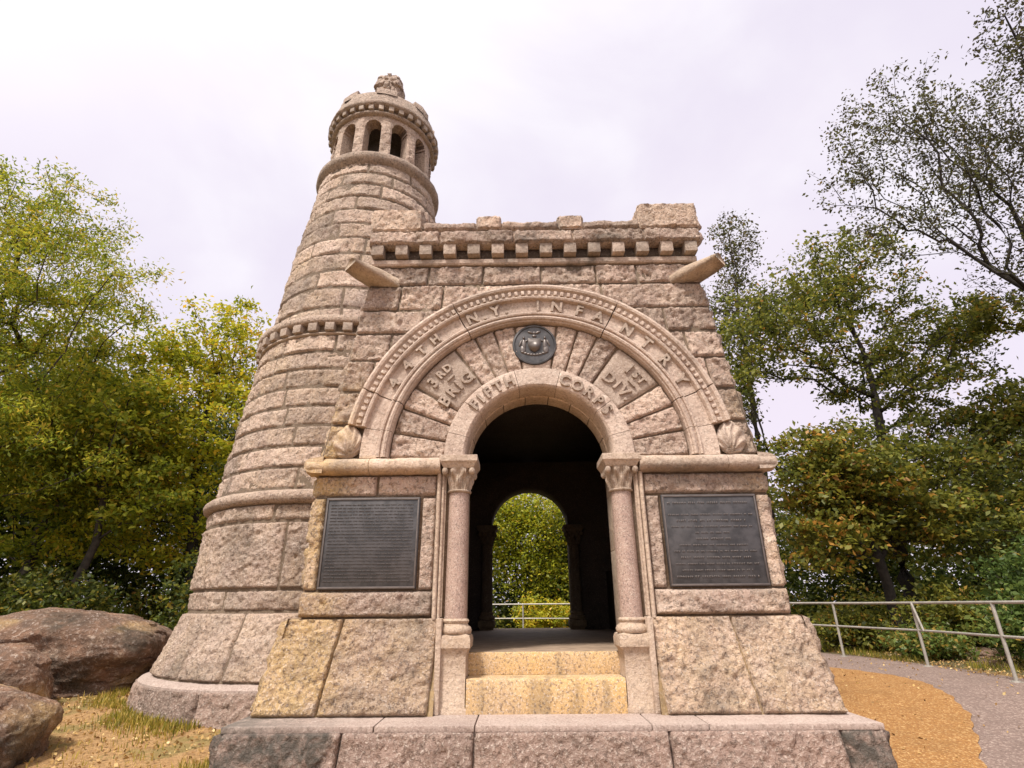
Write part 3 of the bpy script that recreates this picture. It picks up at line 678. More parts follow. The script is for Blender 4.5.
# cornice: thin string, cube dentils, then the parapet
def frame_pts(hw, yf): return hw, yf
corn = MB()
sweep_x(corn, [(5.86, 5.50), (5.76, 5.505), (5.745, 5.525), (5.745, 5.575), (5.76, 5.59), (5.86, 5.59)], CX - 2.06, CX + 2.06, .6)
co = mbuild(corn, 'cornice', M_DRESS, mon, yel=f_yel, dirt=f_dirt, sharp=30)
mb = MB(); sweep_x(mb, [(5.84, 5.585), (5.80, 5.59), (5.80, 5.75), (5.84, 5.755)], CX - 2.04, CX + 2.04, .2)
mbuild(mb, 'cornice_recess', M_MORTAR, co, yel=f_one(0), dirt=f_one(.3))  # strip behind the dentils, in the same dark colour as the mortar
k = 0; x = -1.98
while x < 2.02:
    mb = MB(); mb.box(CX + x - .078, CX + x + .078, 5.66, 5.81, 5.605, 5.752, .012, .3 + .5 * rng.rand())
    dd = .25 + .35 * rng.rand() + .35 * (abs(x - .2) < .55) * rng.rand(); mbuild(mb, 'dentil', M_DRESS, co, yel=f_one(.05), dirt=f_one(float(dd)), sharp=30); x += .305
for yy in np.arange(6.1, 11.9, .31):
    mb = MB(); mb.box(CX + 2.0, CX + 2.16, yy - .078, yy + .078, 5.605, 5.752, .012, .3 + .5 * rng.rand()); mbuild(mb, 'dentil', M_DRESS, co, yel=f_one(.05), dirt=f_one(.2), sharp=30)
mb = MB(); YP = 5.66
def Ppa(u, v, h): return np.stack([CX + u, YP - h, v], -1)
for s0, s1 in ((-2.10, -1.2), (-1.2, -.25), (-.25, .5), (.5, 1.4), (1.4, 2.12)): rblock(mb, Ppa, s0, s1, 5.75, 5.95, h=.03, rough=.9)
for s0, s1 in ((-1.42, -.73), (-.41, .32), (.64, 1.36)): rblock(mb, Ppa, s0, s1, 5.95, 6.085, h=.028, rough=.9)
def Pra(u, v, h): return np.stack([CX + 2.12 + h, u, v], -1)
for yy in np.arange(5.66, 11.9, 1.05): rblock(mb, Pra, yy, yy + 1.05, 5.75, 5.95, res=.035); rblock(mb, Pra, yy, yy + 1.05, 5.95, 6.13, res=.035)
par = mbuild(mb, 'parapet', M_ROCK, mon, smooth=False, yel=f_yel, dirt=f_dirt)
mb = MB(); mb.box(CX - 2.09, CX + 2.10, YP + .012, 6.05, 5.752, 5.945); mb.box(CX - 2.09, CX + 2.10, YP + .014, 6.0, 5.945, 6.075)
mb.box(CX + 1.8, CX + 2.10, 6.05, 12.0, 5.752, 6.12); mb.box(CX - 2.09, CX + 1.8, 11.7, 12.0, 5.752, 6.12)
mb.box(CX - 2.05, CX + 1.8, 6.05, 11.7, 5.56, 5.80)
mbuild(mb, 'parapet_core', M_ROCK, par, yel=f_one(.1), dirt=f_one(.2))
def merlon(x0, x1, z0, z1, y0=YP - .02, y1=6.0):
    mb = MB()
    rblock(mb, lambda u, v, h: np.stack([u, y0 - h, v], -1), x0, x1, z0, z1, h=.02, rough=.7, gap=.003)
    rblock(mb, lambda u, v, h: np.stack([x1 - .01 + h, u, v], -1), y0, y1, z0, z1, h=.015, rough=.6, gap=.003)
    rblock(mb, lambda u, v, h: np.stack([x0 + .01 - h, -u, v], -1), -y1, -y0, z0, z1, h=.015, rough=.6, gap=.003)
    rblock(mb, lambda u, v, h: np.stack([u, v, z1 - .01 + h], -1), x0, x1, y0, y1, h=.012, rough=.4, gap=.003, res=.03)
    mb.box(x0 + .012, x1 - .012, y0 + .012, y1, z0, z1 - .012)
    mbuild(mb, 'merlon', M_ROCK, par, smooth=False, yel=f_one(.08), dirt=f_dirt, sharp=60)
merlon(CX - .73, CX - .41, 5.952, 6.165); merlon(CX + .32, CX + .64, 5.952, 6.165)
merlon(CX + 1.36, CX + 2.11, 5.952, 6.33); merlon(CX - 2.08, CX - 1.42, 5.952, 6.29)
for yy in (7.2, 8.6, 10.0): merlon(CX + 1.8, CX + 2.1, 6.13, 6.25, yy, yy + .3)

# corner water spouts: gabled stone beams thrust out diagonally
for s in (-1, 1):
    mb = MB(); a = R(-90 + s * 47); d = np.array([math.cos(a), math.sin(a), .0]); side = np.array([-math.sin(a), math.cos(a), 0])
    o0 = np.array([CX + s * 1.80, 5.90, 5.19])
    secs = []
    for t, w, zb, ze, zr in ((0, .16, .02, .12, .26), (.25, .155, .05, .14, .26), (.46, .145, .09, .16, .25), (.60, .135, .13, .17, .245)):
        c0 = o0 + d * t; secs.append([c0 - side * w + [0, 0, zb], c0 + side * w + [0, 0, zb], c0 + side * w + [0, 0, ze], c0 + side * .02 + [0, 0, zr], c0 - side * .02 + [0, 0, zr], c0 - side * w + [0, 0, ze]])
    n0 = mb.n; mb.grid(np.array(secs), closeu=True); mb.G += [[n0 + i for i in range(6)], [n0 + 18 + i for i in range(6)][::-1]]
    mbuild(mb, 'water_spout', M_DRESS, mon, yel=f_one(.25), dirt=f_one(.3))

# --- tower
TC = np.array([-2.98, 9.4])
tw = MB()
prof_r = np.array([(.0, 2.58), (.30, 2.55), (.60, 2.37), (.68, 2.365), (1.38, 2.12), (1.45, 2.09), (1.46, 2.075), (2.82, 2.05), (3.02, 2.00), (5.56, 1.73), (5.86, 1.70), (5.87, 1.64), (7.5, 1.49), (8.8, 1.32), (9.66, 1.20), (9.9, 1.16)])
def tr(z): return np.interp(z, prof_r[:, 0], prof_r[:, 1])
def hid(V):   # stone that lies inside the gatehouse is not there
    return (V[..., 0] > CX - 2.30) & (V[..., 1] > 6.0) & (V[..., 1] < 11.9) & (V[..., 2] < 5.7)
def tcourse(mb, z0, z1, nblk, res=.030, h=.012, rough=1.0, ph=None, flat=False):
    rm = tr((z0 + z1) / 2); C = 2 * math.pi
    ph = rng.rand() * 1 if ph is None else ph
    cuts = [0.0]
    while cuts[-1] < C - .01:
        cuts.append(cuts[-1] + C / nblk * (.75 + .5 * rng.rand()))
        if C - cuts[-1] < .5 * C / nblk: cuts[-1] = C
    for a, b2 in zip(cuts[:-1], cuts[1:]):
        b2 = min(b2, C)
        def P(u, v, h):
            t = u / rm + ph; r = tr(v) - .015 + h; return np.stack([TC[0] + r * np.cos(t), TC[1] + r * np.sin(t), v], -1)
        mid = P(np.array([[(a + b2) / 2 * rm]]), np.array([[(z0 + z1) / 2]]), np.zeros((1, 1)))[0, 0]
        if hid(mid) and hid(mid + [-.3, 0, 0]): continue
        # finer stones on the side the path sees
        rs = res if mid[1] < 10.2 else .06
        def kp(u, v): return ~hid(P(u, v, 0 * u))
        rblock(mb, P, a * rm, b2 * rm, z0, z1, h=h, rough=rough, res=rs, keep=kp, gap=.006 if z0 > 3 else .010)
tz = [.86, 1.45, 1.72, 2.56, 2.80]
tcourse(tw, .68, 1.45, 11, .02, .028, ph=R(-103)); tcourse(tw, 1.45, 1.72, 9, .022, ph=R(-115)); tcourse(tw, 1.72, 2.58, 6, .02, .024, ph=R(-93)); tcourse(tw, 2.58, 2.82, 6, .028)
z = 3.02
for k in range(8): z1 = z + 2.54 / 8; tcourse(tw, z, z1, 9 + (k % 2), .026); z = z1
z = 5.87
hs = [.25, .42, .36, .38, .36, .36, .36, .34, .34, .32, .31]; hs = np.array(hs) * (9.68 - 5.87) / sum(hs)
for k, hh in enumerate(hs): tcourse(tw, z, z + hh, 8 if k < 6 else 7, .03); z += hh
tower = mbuild(tw, 'tower', M_TOWER, mon, smooth=False, yel=f_yel, dirt=f_dirt)
tower.name = 'tower'
mb = MB(); th = np.linspace(0, 2 * math.pi, 97)[:-1]
zz = np.concatenate([np.linspace(PZ - .4, 9.8, 60)])
P3 = np.array([[(TC[0] + (tr(z) - .022) * math.cos(t), TC[1] + (tr(z) - .022) * math.sin(t), z) for t in th] for z in zz])
mk = ~hid(P3); mk = np.concatenate([mk, mk[:, :1]], 1); mk = mk[:-1, :-1] & mk[1:, 1:] & mk[:-1, 1:] & mk[1:, :-1]
mb.grid(P3, closeu=True, mask=mk)
mbuild(mb, 'tower_mortar', M_MORTAR, tower, yel=f_one(.1), dirt=f_one(.2), smooth=True)
# foot course: wide flat-topped footing stones
mb = MB()
def Pf(u, v, h):
    t = u / 2.5; r = 2.54 - .10 * (v - .1) + h; return np.stack([TC[0] + r * np.cos(t), TC[1] + r * np.sin(t), v], -1)
for a in np.arange(R(150), R(420), R(26)): rblock(mb, Pf, a * 2.5, (a + R(26)) * 2.5, .05, .63, h=.03, rough=.85, res=.022)
mbuild(mb, 'footing', M_PLINTH, tower, smooth=False, yel=f_one(.05), dirt=f_one(.25))
mb = MB(); lathe(mb, TC[0], TC[1], [(2.50, .585), (2.498, .63), (2.47, .655), (2.25, .692)], n=96)
mbuild(mb, 'footing_cap', M_PLTOP, tower, yel=f_one(.05), dirt=f_one(.15), smooth=True, sharp=40)
def ring(prof, name, mat, parent, dirt=.2, n=120, jit=0.006):
    mb = MB(); th = np.linspace(0, 2 * math.pi, n + 1)[:-1]
    P4 = np.array([[(TC[0] + r * math.cos(t), TC[1] + r * math.sin(t), z) for t in th] for r, z in prof])
    P4 = P4 + jit * fbm(P4, 8, 3, 4)[..., None] * 1.0
    mk = ~hid(P4); mk = np.concatenate([mk, mk[:, :1]], 1); mk = mk[:-1, :-1] & mk[1:, 1:] & mk[:-1, 1:] & mk[1:, :-1]
    mb.grid(P4, closeu=True, mask=mk); return mbuild(mb, name, mat, parent, smooth=True, yel=f_one(.12), dirt=f_one(dirt))
ring([(2.0, 2.81), (2.08, 2.82), (2.125, 2.85), (2.14, 2.895), (2.125, 2.945), (2.08, 2.985), (1.96, 3.02)], 'round_band', M_TOWER, tower)
ring([(1.70, 5.54), (1.745, 5.55), (1.76, 5.575), (1.70, 5.59)], 'corbel_string', M_DRESS, tower, .3)
ring([(1.67, 5.73), (1.80, 5.735), (1.82, 5.78), (1.815, 5.86), (1.76, 5.89), (1.60, 5.90)], 'belt_course', M_TOWER, tower, .15)
for a in np.arange(0, 360, 9.0):
    c0, s0 = math.cos(R(a)), math.sin(R(a)); q = np.array([TC[0] + 1.74 * c0, TC[1] + 1.74 * s0, 5.66])
    if hid(q) or s0 > .75: continue
    t = MB(); t.box(-.075, .075, -.075, .075, -.07, .068, .012); mb = MB(); rot = np.array([[c0, -s0, 0], [s0, c0, 0], [0, 0, 1]])
    mb.add(t.V[0] @ rot.T + q, None, t.G, .2 + .4 * rng.rand()); mbuild(mb, 'corbel', M_DRESS, tower, yel=f_one(.05), dirt=f_one(.35), sharp=30)
ring([(1.17, 9.62), (1.22, 9.66), (1.275, 9.70), (1.30, 9.76), (1.30, 9.83), (1.26, 9.89), (1.10, 9.93), (1.0, 9.93)], 'gallery_ring', M_TOWER, tower, .45)
# belfry with twelve arched openings
NZ = 54; NT = 12 * 26; zz = np.linspace(9.90, 11.14, NZ); tt = np.linspace(0, 2 * math.pi, NT + 1)[:-1] + R(-87)
ZZ, TT = np.meshgrid(zz, tt, indexing='ij'); wn = 12
loc = ((TT - R(-87) + math.pi / wn) % (2 * math.pi / wn)) - math.pi / wn
def op(u, z): return ((np.abs(u) < .168) & (z > 9.96) & (z < 10.79)) | (np.hypot(u, z - 10.79) < .168)
tm_ = tt + math.pi / NT; zm = (zz[:-1] + zz[1:]) / 2; ZM, TM = np.meshgrid(zm, tm_, indexing='ij')
lm = ((TM - R(-87) + math.pi / wn) % (2 * math.pi / wn)) - math.pi / wn
mk = ~op(lm * 1.10, ZM)
bf = MB()
r0 = 1.095 - .03 * (ZZ - 9.9)
Pq = np.stack([TC[0] + r0 * np.cos(TT), TC[1] + r0 * np.sin(TT), ZZ], -1)
solid = np.minimum(1, np.maximum(0, np.abs(loc * 1.1) - .18) / .03) * ((ZZ > 9.95) & (ZZ < 11.0))
rj = .02 * solid * (1 + fbm(Pq, 9, 3, 8)) - .012 * ((np.abs(((ZZ - 9.95) / .3) % 1 - .5) > .46) & (np.abs(loc) > .17))
Pq[..., 0] += rj * np.cos(TT); Pq[..., 1] += rj * np.sin(TT)
bf.grid(Pq, closeu=True, mask=mk, tint=np.clip(.5 + .9 * fbm(Pq, 3, 2, 5).ravel() * .4, 0, 1))
ri = .82; Pi = np.stack([TC[0] + ri * np.cos(TT), TC[1] + ri * np.sin(TT), ZZ], -1)
bf.grid(Pi, closeu=True, mask=mk, flip=True, tint=.3)
# reveals
idx = np.arange(NZ * NT).reshape(NZ, NT); mw = mk; Q = []
for i in range(NZ - 1):
    for j in range(NT):
        jn = (j + 1) % NT
        if mw[i, j] != mw[i, jn]: Q.append([idx[i, jn], idx[i + 1, jn], idx[i + 1, jn] + NZ * NT, idx[i, jn] + NZ * NT])
        if i < NZ - 2 and mw[i, j] != mw[i + 1, j]: Q.append([idx[i + 1, j], idx[i + 1, jn], idx[i + 1, jn] + NZ * NT, idx[i + 1, j] + NZ * NT])
bf.add(np.concatenate([Pq.reshape(-1, 3), Pi.reshape(-1, 3)]), np.array(Q), tint=.4)
bel = mbuild(bf, 'belfry', M_TOWER, tower, yel=f_one(.1), dirt=f_one(.1))
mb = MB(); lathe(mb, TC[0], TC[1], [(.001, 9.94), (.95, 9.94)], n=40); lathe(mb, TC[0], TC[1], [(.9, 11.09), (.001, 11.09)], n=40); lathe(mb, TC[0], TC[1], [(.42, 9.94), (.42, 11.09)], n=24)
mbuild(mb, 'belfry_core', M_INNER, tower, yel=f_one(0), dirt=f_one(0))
ring([(1.06, 11.06), (1.11, 11.07), (1.145, 11.09), (1.145, 11.12), (1.10, 11.14)], 'belfry_string', M_TOWER, tower, .3)
ring([(1.06, 11.12), (1.09, 11.13), (1.09, 11.30)], 'corbel_recess', M_MORTAR, tower, .3)  # band behind the corbels, in the same dark colour as the mortar
for a in np.arange(0, 360, 10.0):
    c0, s0 = math.cos(R(a)), math.sin(R(a)); q = np.array([TC[0] + 1.165 * c0, TC[1] + 1.125 * s0, 11.20])
    t = MB(); t.box(-.05, .06, -.052, .052, -.06, .055, .012); rot = np.array([[c0, -s0, 0], [s0, c0, 0], [0, 0, 1]])
    mb = MB(); mb.add(t.V[0] @ rot.T + q, None, t.G, .3 + .4 * rng.rand()); mbuild(mb, 'corbel', M_DRESS, tower, yel=f_one(.05), dirt=f_one(.5), sharp=30)
mb = MB()
prof_t = [(1.05, 11.25), (1.17, 11.255), (1.22, 11.28), (1.225, 11.34), (1.20, 11.38), (1.15, 11.40), (1.13, 11.44), (1.11, 11.70), (1.08, 11.73), (.88, 11.73), (.86, 11.4), (.001, 11.4)]
th = np.linspace(0, 2 * math.pi, 181)[:-1]; P5 = np.array([[(TC[0] + r * math.cos(t), TC[1] + r * math.sin(t), z) for t in th] for r, z in prof_t])
P5 = P5 + (.02 * fbm(P5, 6, 3, 4))[..., None]; mb.grid(P5, closeu=True)
tp = mbuild(mb, 'tower_parapet', M_TOWER, tower, smooth=True, yel=f_one(.08), dirt=f_one(.35))
for a in np.arange(-90, 270, 45.0):
    mb = MB(); a0, a1 = R(a - 11 + 14), R(a + 11 + 14); t = np.linspace(a0, a1, 8)
    for (ra, rb) in ((1.14, 1.14),):
        ringp = [(1.125, 11.66), (1.115, 11.82), (1.09, 11.85), (.91, 11.85), (.885, 11.83), (.88, 11.66)]
        P6 = np.array([[(TC[0] + r * math.cos(x), TC[1] + r * math.sin(x), z) for x in t] for r, z in ringp]); P6 = P6 + (.02 * fbm(P6, 7, 3, 4))[..., None]
        n0 = mb.n; mb.grid(P6, tint=.3 + .4 * rng.rand()); mb.G += [[n0 + i * 8 for i in range(6)], [n0 + i * 8 + 7 for i in range(6)][::-1]]
    mbuild(mb, 'merlon', M_TOWER, tower, yel=f_one(.08), dirt=f_one(.3), sharp=40)
# finial: a carved block with a cross of flared arms on each face, on a drum
mb = MB()
lathe(mb, TC[0], TC[1], [(.50, 11.3), (.48, 11.5), (.34, 11.62), (.28, 12.5), (.30, 12.56), (.36, 12.62), (.37, 12.70), (.30, 12.74)], n=32)
def sqr(r, z, T):
    k = (np.abs(np.cos(T)) ** 5 + np.abs(np.sin(T)) ** 5) ** (-1 / 5.0); q = (z - 12.72) / .80
    fa = np.sin(2 * T) ; b_ = 2 * (q - .5); am = np.abs(fa); bm_ = np.abs(b_)
    cross = (np.minimum(am, bm_) < .10 + .42 * np.maximum(am, bm_)) & (q > .02) & (q < .98)
    petals = .0; groove = np.where(cross, .035, -.03) * np.clip(q * 8, 0, 1)
    X3 = np.stack([np.cos(T) * r, np.sin(T) * r, z], -1); groove = groove + .03 * facets(X3, 9, 5) + .015 * fbm(X3, 20, 2, 6)
    return r * k * .95 + petals + groove, z
zz = np.linspace(12.72, 13.52, 40)
lathe(mb, TC[0], TC[1], [(.30 * (1 - max(0, (z - 13.15) / .38) ** 2.2 * .8) + .03 * math.sin((z - 12.7) * 9), z) for z in zz] + [(.001, 13.53)], n=96, disp=sqr)
mbuild(mb, 'finial', M_TOWER, tower, smooth=True, yel=f_one(.05), dirt=f_one(.25), sharp=40)

# ------------------------------------------------------------------ boulders
def boulder(name, label, c, rad, seed, rz=0, tilt=0, sq=2.6, group='boulders left of the tower', cat='boulder'):
    n = 150; u = np.linspace(0, 2 * math.pi, 2 * n + 1)[:-1]; v = np.linspace(.001, math.pi - .001, n); T, Ph = np.meshgrid(u, v)
    d = np.stack([np.sin(Ph) * np.cos(T), np.sin(Ph) * np.sin(T), np.cos(Ph)], -1)
    k = (np.abs(d) ** sq).sum(-1) ** (-1 / sq); Pn = d * k[..., None]
    s = 1 + .16 * fbm(d, 1.2, 3, seed) + .03 * facets(d * [1, 1, 1.3], 2.6, seed + 9) + .010 * facets(d * [1, 1, 1.6], 9.0, seed + 12) + .008 * fbm(d, 18, 3, seed + 20)
    Pn = Pn * s[..., None] * np.array(rad)
    V = Pn.reshape(-1, 3); st = fbm(V * [1, 1, 3], 2.2, 3, seed + 3)
    mb = MB(); mb.grid(Pn, closeu=True, flip=True, tint=np.clip(.5 + .45 * st, 0, 1))
    o = _build(mb, name, M_BOULD, None, smooth=True, yel=lambda V: np.clip(.5 * sstep(.1, .7, fbm(V, 1.3, 3, seed + 5)), 0, .5), dirt=lambda V: np.clip(.75 * sstep(-.1, .5, fbm(V, 1.6, 4, seed + 6)) , 0, .75))
    o.location = (c[0], c[1], c[2]); o.rotation_euler = (tilt, 0, rz); tag(o, label, cat, group)
    return o
boulder('boulder', 'large rounded brown boulder with lichen, nearest the tower footing', (-7.25, 9.3, .70), (1.75, 1.25, .76), 3, R(8), R(-3))
boulder('boulder', 'smaller brown boulder half hidden between the large and the front boulder', (-6.9, 7.6, .50), (.85, .6, .62), 14, R(20))
boulder('boulder', 'domed brown boulder at the lower left, closest to the path', (-5.55, 5.75, .22), (.98, .85, .58), 27, R(-15), R(4))
boulder('flat_rock', 'pale flat rock in the brush just behind the railing', (9.4, 12.9, .38), (.9, .5, .22), 41, R(20), 0, 3, 'flat rocks behind the railing', 'rock')
boulder('flat_rock', 'smaller pale flat rock nearer the right-hand post of the railing', (8.6, 10.9, .36), (.5, .35, .16), 52, R(70), 0, 3, 'flat rocks behind the railing', 'rock')

# ------------------------------------------------------------------ railing
def tube(mb, pts, rad, n=10, tint=.5):
    pts = [Vector(p) for p in pts]; rad = [rad] * len(pts) if np.isscalar(rad) else rad
    rows = []
    for i, p in enumerate(pts):
        t = (pts[min(i + 1, len(pts) - 1)] - pts[max(i - 1, 0)]).normalized(); a = t.cross(Vector((0, 0, 1)))
        if a.length < .05: a = Vector((1, 0, 0))
        a.normalize(); b = a.cross(t).normalized()
        rows.append([p + (a * math.cos(x) + b * math.sin(x)) * rad[i] for x in np.linspace(0, 2 * math.pi, n + 1)[:-1]])
    n0 = mb.n; mb.grid(np.array([[q[:] for q in r] for r in rows]), closeu=True, tint=tint)
    mb.G += [[n0 + i for i in range(n)][::-1], [n0 + (len(pts) - 1) * n + i for i in range(n)]]
posts = [(6.6, 4.6), (6.95, 6.7), (7.03, 8.77), (7.2, 10.8), (6.88, 12.9), (6.2, 14.9), (5.1, 16.8), (3.6, 18.6), (1.9, 19.9), (.12, 20.6), (-1.9, 20.9), (-3.9, 20.9), (-5.9, 20.6)]
rail = thing('metal_railing', 'two-rail grey metal pipe railing curving round the path behind the monument', 'railing', (7.2, 10.8, .4))
def rbuild(mb, name):
    o = _build(mb, name, M_RAIL, rail, smooth=True, sharp=50); o.matrix_parent_inverse = Matrix.Translation((-7.2, -10.8, -.4)); return o
def catmull(P, n=6):
    P = [np.array(p, float) for p in P]; P = [2 * P[0] - P[1]] + P + [2 * P[-1] - P[-2]]; o = []
    for i in range(1, len(P) - 2):
        for t in np.linspace(0, 1, n + 1)[:-1]:
            o.append(.5 * ((2 * P[i]) + (P[i + 1] - P[i - 1]) * t + (2 * P[i - 1] - 5 * P[i] + 4 * P[i + 1] - P[i + 2]) * t * t + (-P[i - 1] + 3 * P[i] - 3 * P[i + 1] + P[i + 2]) * t ** 3))
    return o + [P[-2]]
def rz_top(y): return 1.485 + .006 * max(0, y - 12)
for off in (0, -.46):
    mb = MB(); tube(mb, [(p[0], p[1], rz_top(p[1]) + off) for p in catmull(posts)], .024 if off == 0 else .020); rbuild(mb, 'rail')
for (x, y) in posts:
    mb = MB(); tube(mb, [(x, y, float(zg(x, y)) - .1), (x, y, rz_top(y))], .026)
    lathe(mb, x, y, [(.085, float(zg(x, y)) - .02), (.085, float(zg(x, y)) + .010), (.06, float(zg(x, y)) + .012), (.06, float(zg(x, y)) + .022), (.03, float(zg(x, y)) + .026)], n=16); rbuild(mb, 'post')
mb = MB(); tube(mb, [(7.14, 10.72, rz_top(10.8)), (7.15, 10.60, rz_top(10.8) - .46)], .02); rbuild(mb, 'brace')

# ------------------------------------------------------------------ trees
def leaf_cloud(mb, C, nper, sig, size, rs, tbias=0.0, flat=.7, hang=0.0, asp=.55, tspread=.22):
    """leaf quads scattered round the cluster centres C"""
    C = np.asarray(C); n = len(C) * nper; cl = np.repeat(np.arange(len(C)), nper)
    off = rs.randn(n, 3) * np.array([sig, sig, sig * flat]); off *= (rs.rand(n, 1) ** .25)
    P = C[cl] + off
    nr = rs.randn(n, 3) * [.7, .7, .6] + [0, 0, .75]; nr /= np.linalg.norm(nr, axis=1)[:, None]
    t = rs.randn(n, 3); t[:, 2] -= hang; t -= (t * nr).sum(1)[:, None] * nr; t /= np.linalg.norm(t, axis=1)[:, None]
    b = np.cross(nr, t); s = size * (.6 + .8 * rs.rand(n, 1)); a = t * s; w = b * s * asp * .5
    fold = nr * s * .12
    V = np.stack([P - a * .5, P + w + fold - a * .05, P + a * .5, P - w + fold - a * .05], 1).reshape(-1, 3)
    ct = rs.rand(len(C)) * .6 + .08 + tbias
    tn = np.repeat(np.clip(ct[cl] + rs.randn(n) * tspread, 0, 1), 4)
    mb.add(V, np.arange(n * 4).reshape(-1, 4), tint=tn)
def make_tree(name, label, trunk, lobes, ntips, leafm, bark, seed, nper=40, sig=.30, size=.085, r0=.18, hang=0, asp=.55, tbias=0, group=None, sub=1, cat='tree', twig_r=.006, shell=.35, flat=.7, pw=.22, fa=.35):
    rs = np.random.RandomState(seed); base = np.array(trunk[0], float); base[2] = float(zg(base[0], base[1])) - .05
    tr_ = [base] + [np.array(p, float) for p in trunk[1:]]
    pts = []
    for i in range(len(tr_) - 1):
        L = np.linalg.norm(tr_[i + 1] - tr_[i]); m_ = max(2, int(L / .5))
        for t in np.linspace(0, 1, m_ + 1)[:-1]: pts.append(tr_[i] * (1 - t) + tr_[i + 1] * t + rs.randn(3) * [.03, .03, 0] * min(1, len(pts)))
    pts.append(tr_[-1]); nodes = list(pts); par = [-1] + list(range(len(pts) - 1)); plen = [0.0]
    for i in range(1, len(nodes)): plen.append(plen[-1] + float(np.linalg.norm(nodes[i] - nodes[i - 1])))
    first_allowed = int(len(pts) * fa)
    w = np.array([l[6] if len(l) > 6 else l[3] * l[4] * l[5] for l in lobes]); w = w / w.sum()
    tips = []
    for k in rs.choice(len(lobes), ntips, p=w):
        l = lobes[k]; d = rs.randn(3); d /= np.linalg.norm(d); r = rs.rand() ** shell
        tips.append(np.array(l[:3]) + d * r * np.array(l[3:6]))
    tips = np.array(tips); top = tr_[-1]
    dmin = np.min(np.linalg.norm(tips[:, None] - np.array(pts)[None, first_allowed:], axis=2), axis=1)
    order = np.argsort(dmin); NA = np.zeros((len(nodes) + ntips * 4, 3)); NA[:len(nodes)] = nodes; PL = np.zeros(len(NA)); PL[:len(nodes)] = plen
    n = len(nodes); par = par + [0] * (ntips * 4); tipidx = []
    for k in order:
        q = tips[k]; d = np.linalg.norm(NA[first_allowed:n] - q, axis=1)
        up = np.maximum(0, NA[first_allowed:n, 2] - q[2]) * .5
        j = first_allowed + int(np.argmin(d + pw * PL[first_allowed:n] + up)); D = np.linalg.norm(q - NA[j]); m_ = min(3, max(1, int(D / .45)))
        prev = j; bend = rs.randn(3) * .10 * D + np.array([0, 0, .06 * D])
        for i in range(1, m_ + 1):
            t = i / m_; x = NA[j] * (1 - t) + q * t + bend * 4 * t * (1 - t) * .5
            NA[n] = x; par[n] = prev; PL[n] = PL[prev] + D / m_; prev = n; n += 1
        tipidx.append(prev)
    rad = np.zeros(n); 
    for t_ in tipidx: rad[t_] = max(rad[t_], twig_r)
    rad2 = rad ** 2.2
    for i in range(n - 1, 0, -1): rad2[par[i]] += rad2[i] if rad2[i] > 0 else 0
    # (children always come after parents, so one backward pass accumulates)
    rad = rad2 ** (1 / 2.2); sc = r0 / rad[0]; rad = np.maximum(twig_r * .8, rad * sc if sc < 1 else rad * sc ** (rad / rad[0]))
    tb = MB(); kids = {}
    for i in range(1, n): kids.setdefault(par[i], []).append(i)
    done = set()
    stack = [(0, None)]
    while stack:
        s0, pr = stack.pop(); chain = ([pr] if pr is not None else []) + [s0]; cur = s0
        while cur in kids:
            ks = sorted(kids[cur], key=lambda i: -rad[i])
            for o_ in ks[1:]: stack.append((o_, cur))
            cur = ks[0]; chain.append(cur)
        if len(chain) < 2: continue
        rr = [rad[c] for c in chain]
        if pr is not None: rr[0] = min(rad[pr], rad[s0] * 1.25)
        if pr is None: rr[0] *= 1.5
        big = rr[0] > .03
        tube(tb, [NA[c] for c in chain], rr, 8 if big else 4)
    root = thing(name, label, cat, tuple(base), 0, group)
    o = _build(tb, 'trunk', bark, root, smooth=True); o.matrix_parent_inverse = Matrix.Translation(-Vector(base))
    lb = MB(); C = NA[tipidx]; pm = np.array([NA[par[i]] for i in tipidx]); C2 = (C * .6 + pm * .4)
    leaf_cloud(lb, np.concatenate([C, C2]), nper // 2, sig, size, rs, tbias, flat=flat, hang=hang, asp=asp)
    o = _build(lb, 'crown', leafm, root); o.matrix_parent_inverse = Matrix.Translation(-Vector(base))
    return root
def copy_tree(src, loc, rz, sc, label, group):
    r = src.copy(); COL.objects.link(r); r.location = loc; r.rotation_euler = (0, 0, rz); r.scale = (sc, sc, sc); r['label'] = label; r['group'] = group
    for ch in src.children:
        c = ch.copy(); COL.objects.link(c); c.parent = r; c.matrix_parent_inverse = ch.matrix_parent_inverse.copy()
    return r
GL, GR = 'trees left of the tower', 'trees right of the monument'
make_tree('locust_tree', 'tall feathery green tree leaning into the picture at the far left', [(-13.6, 12.4, 0), (-13.0, 12, 4), (-12.6, 11.4, 8), (-12.4, 11, 11)],
          [(-12.8, 11, 10.5, 2.6, 2.2, 1.9), (-10.6, 10.6, 8.6, 1.9, 1.6, 1.3), (-9.3, 10.6, 8.4, 1.25, 1.2, .75), (-12.2, 11, 7.2, 2.8, 2, 2), (-11.2, 11, 4.9, 2.6, 2, 1.5), (-14, 10, 6, 2.4, 2, 3)], 760, L_LOC, M_BARK, 11, 84, .24, .105, .16, hang=1.2, asp=.34, group=GL, shell=.45, tbias=.18, flat=.45)
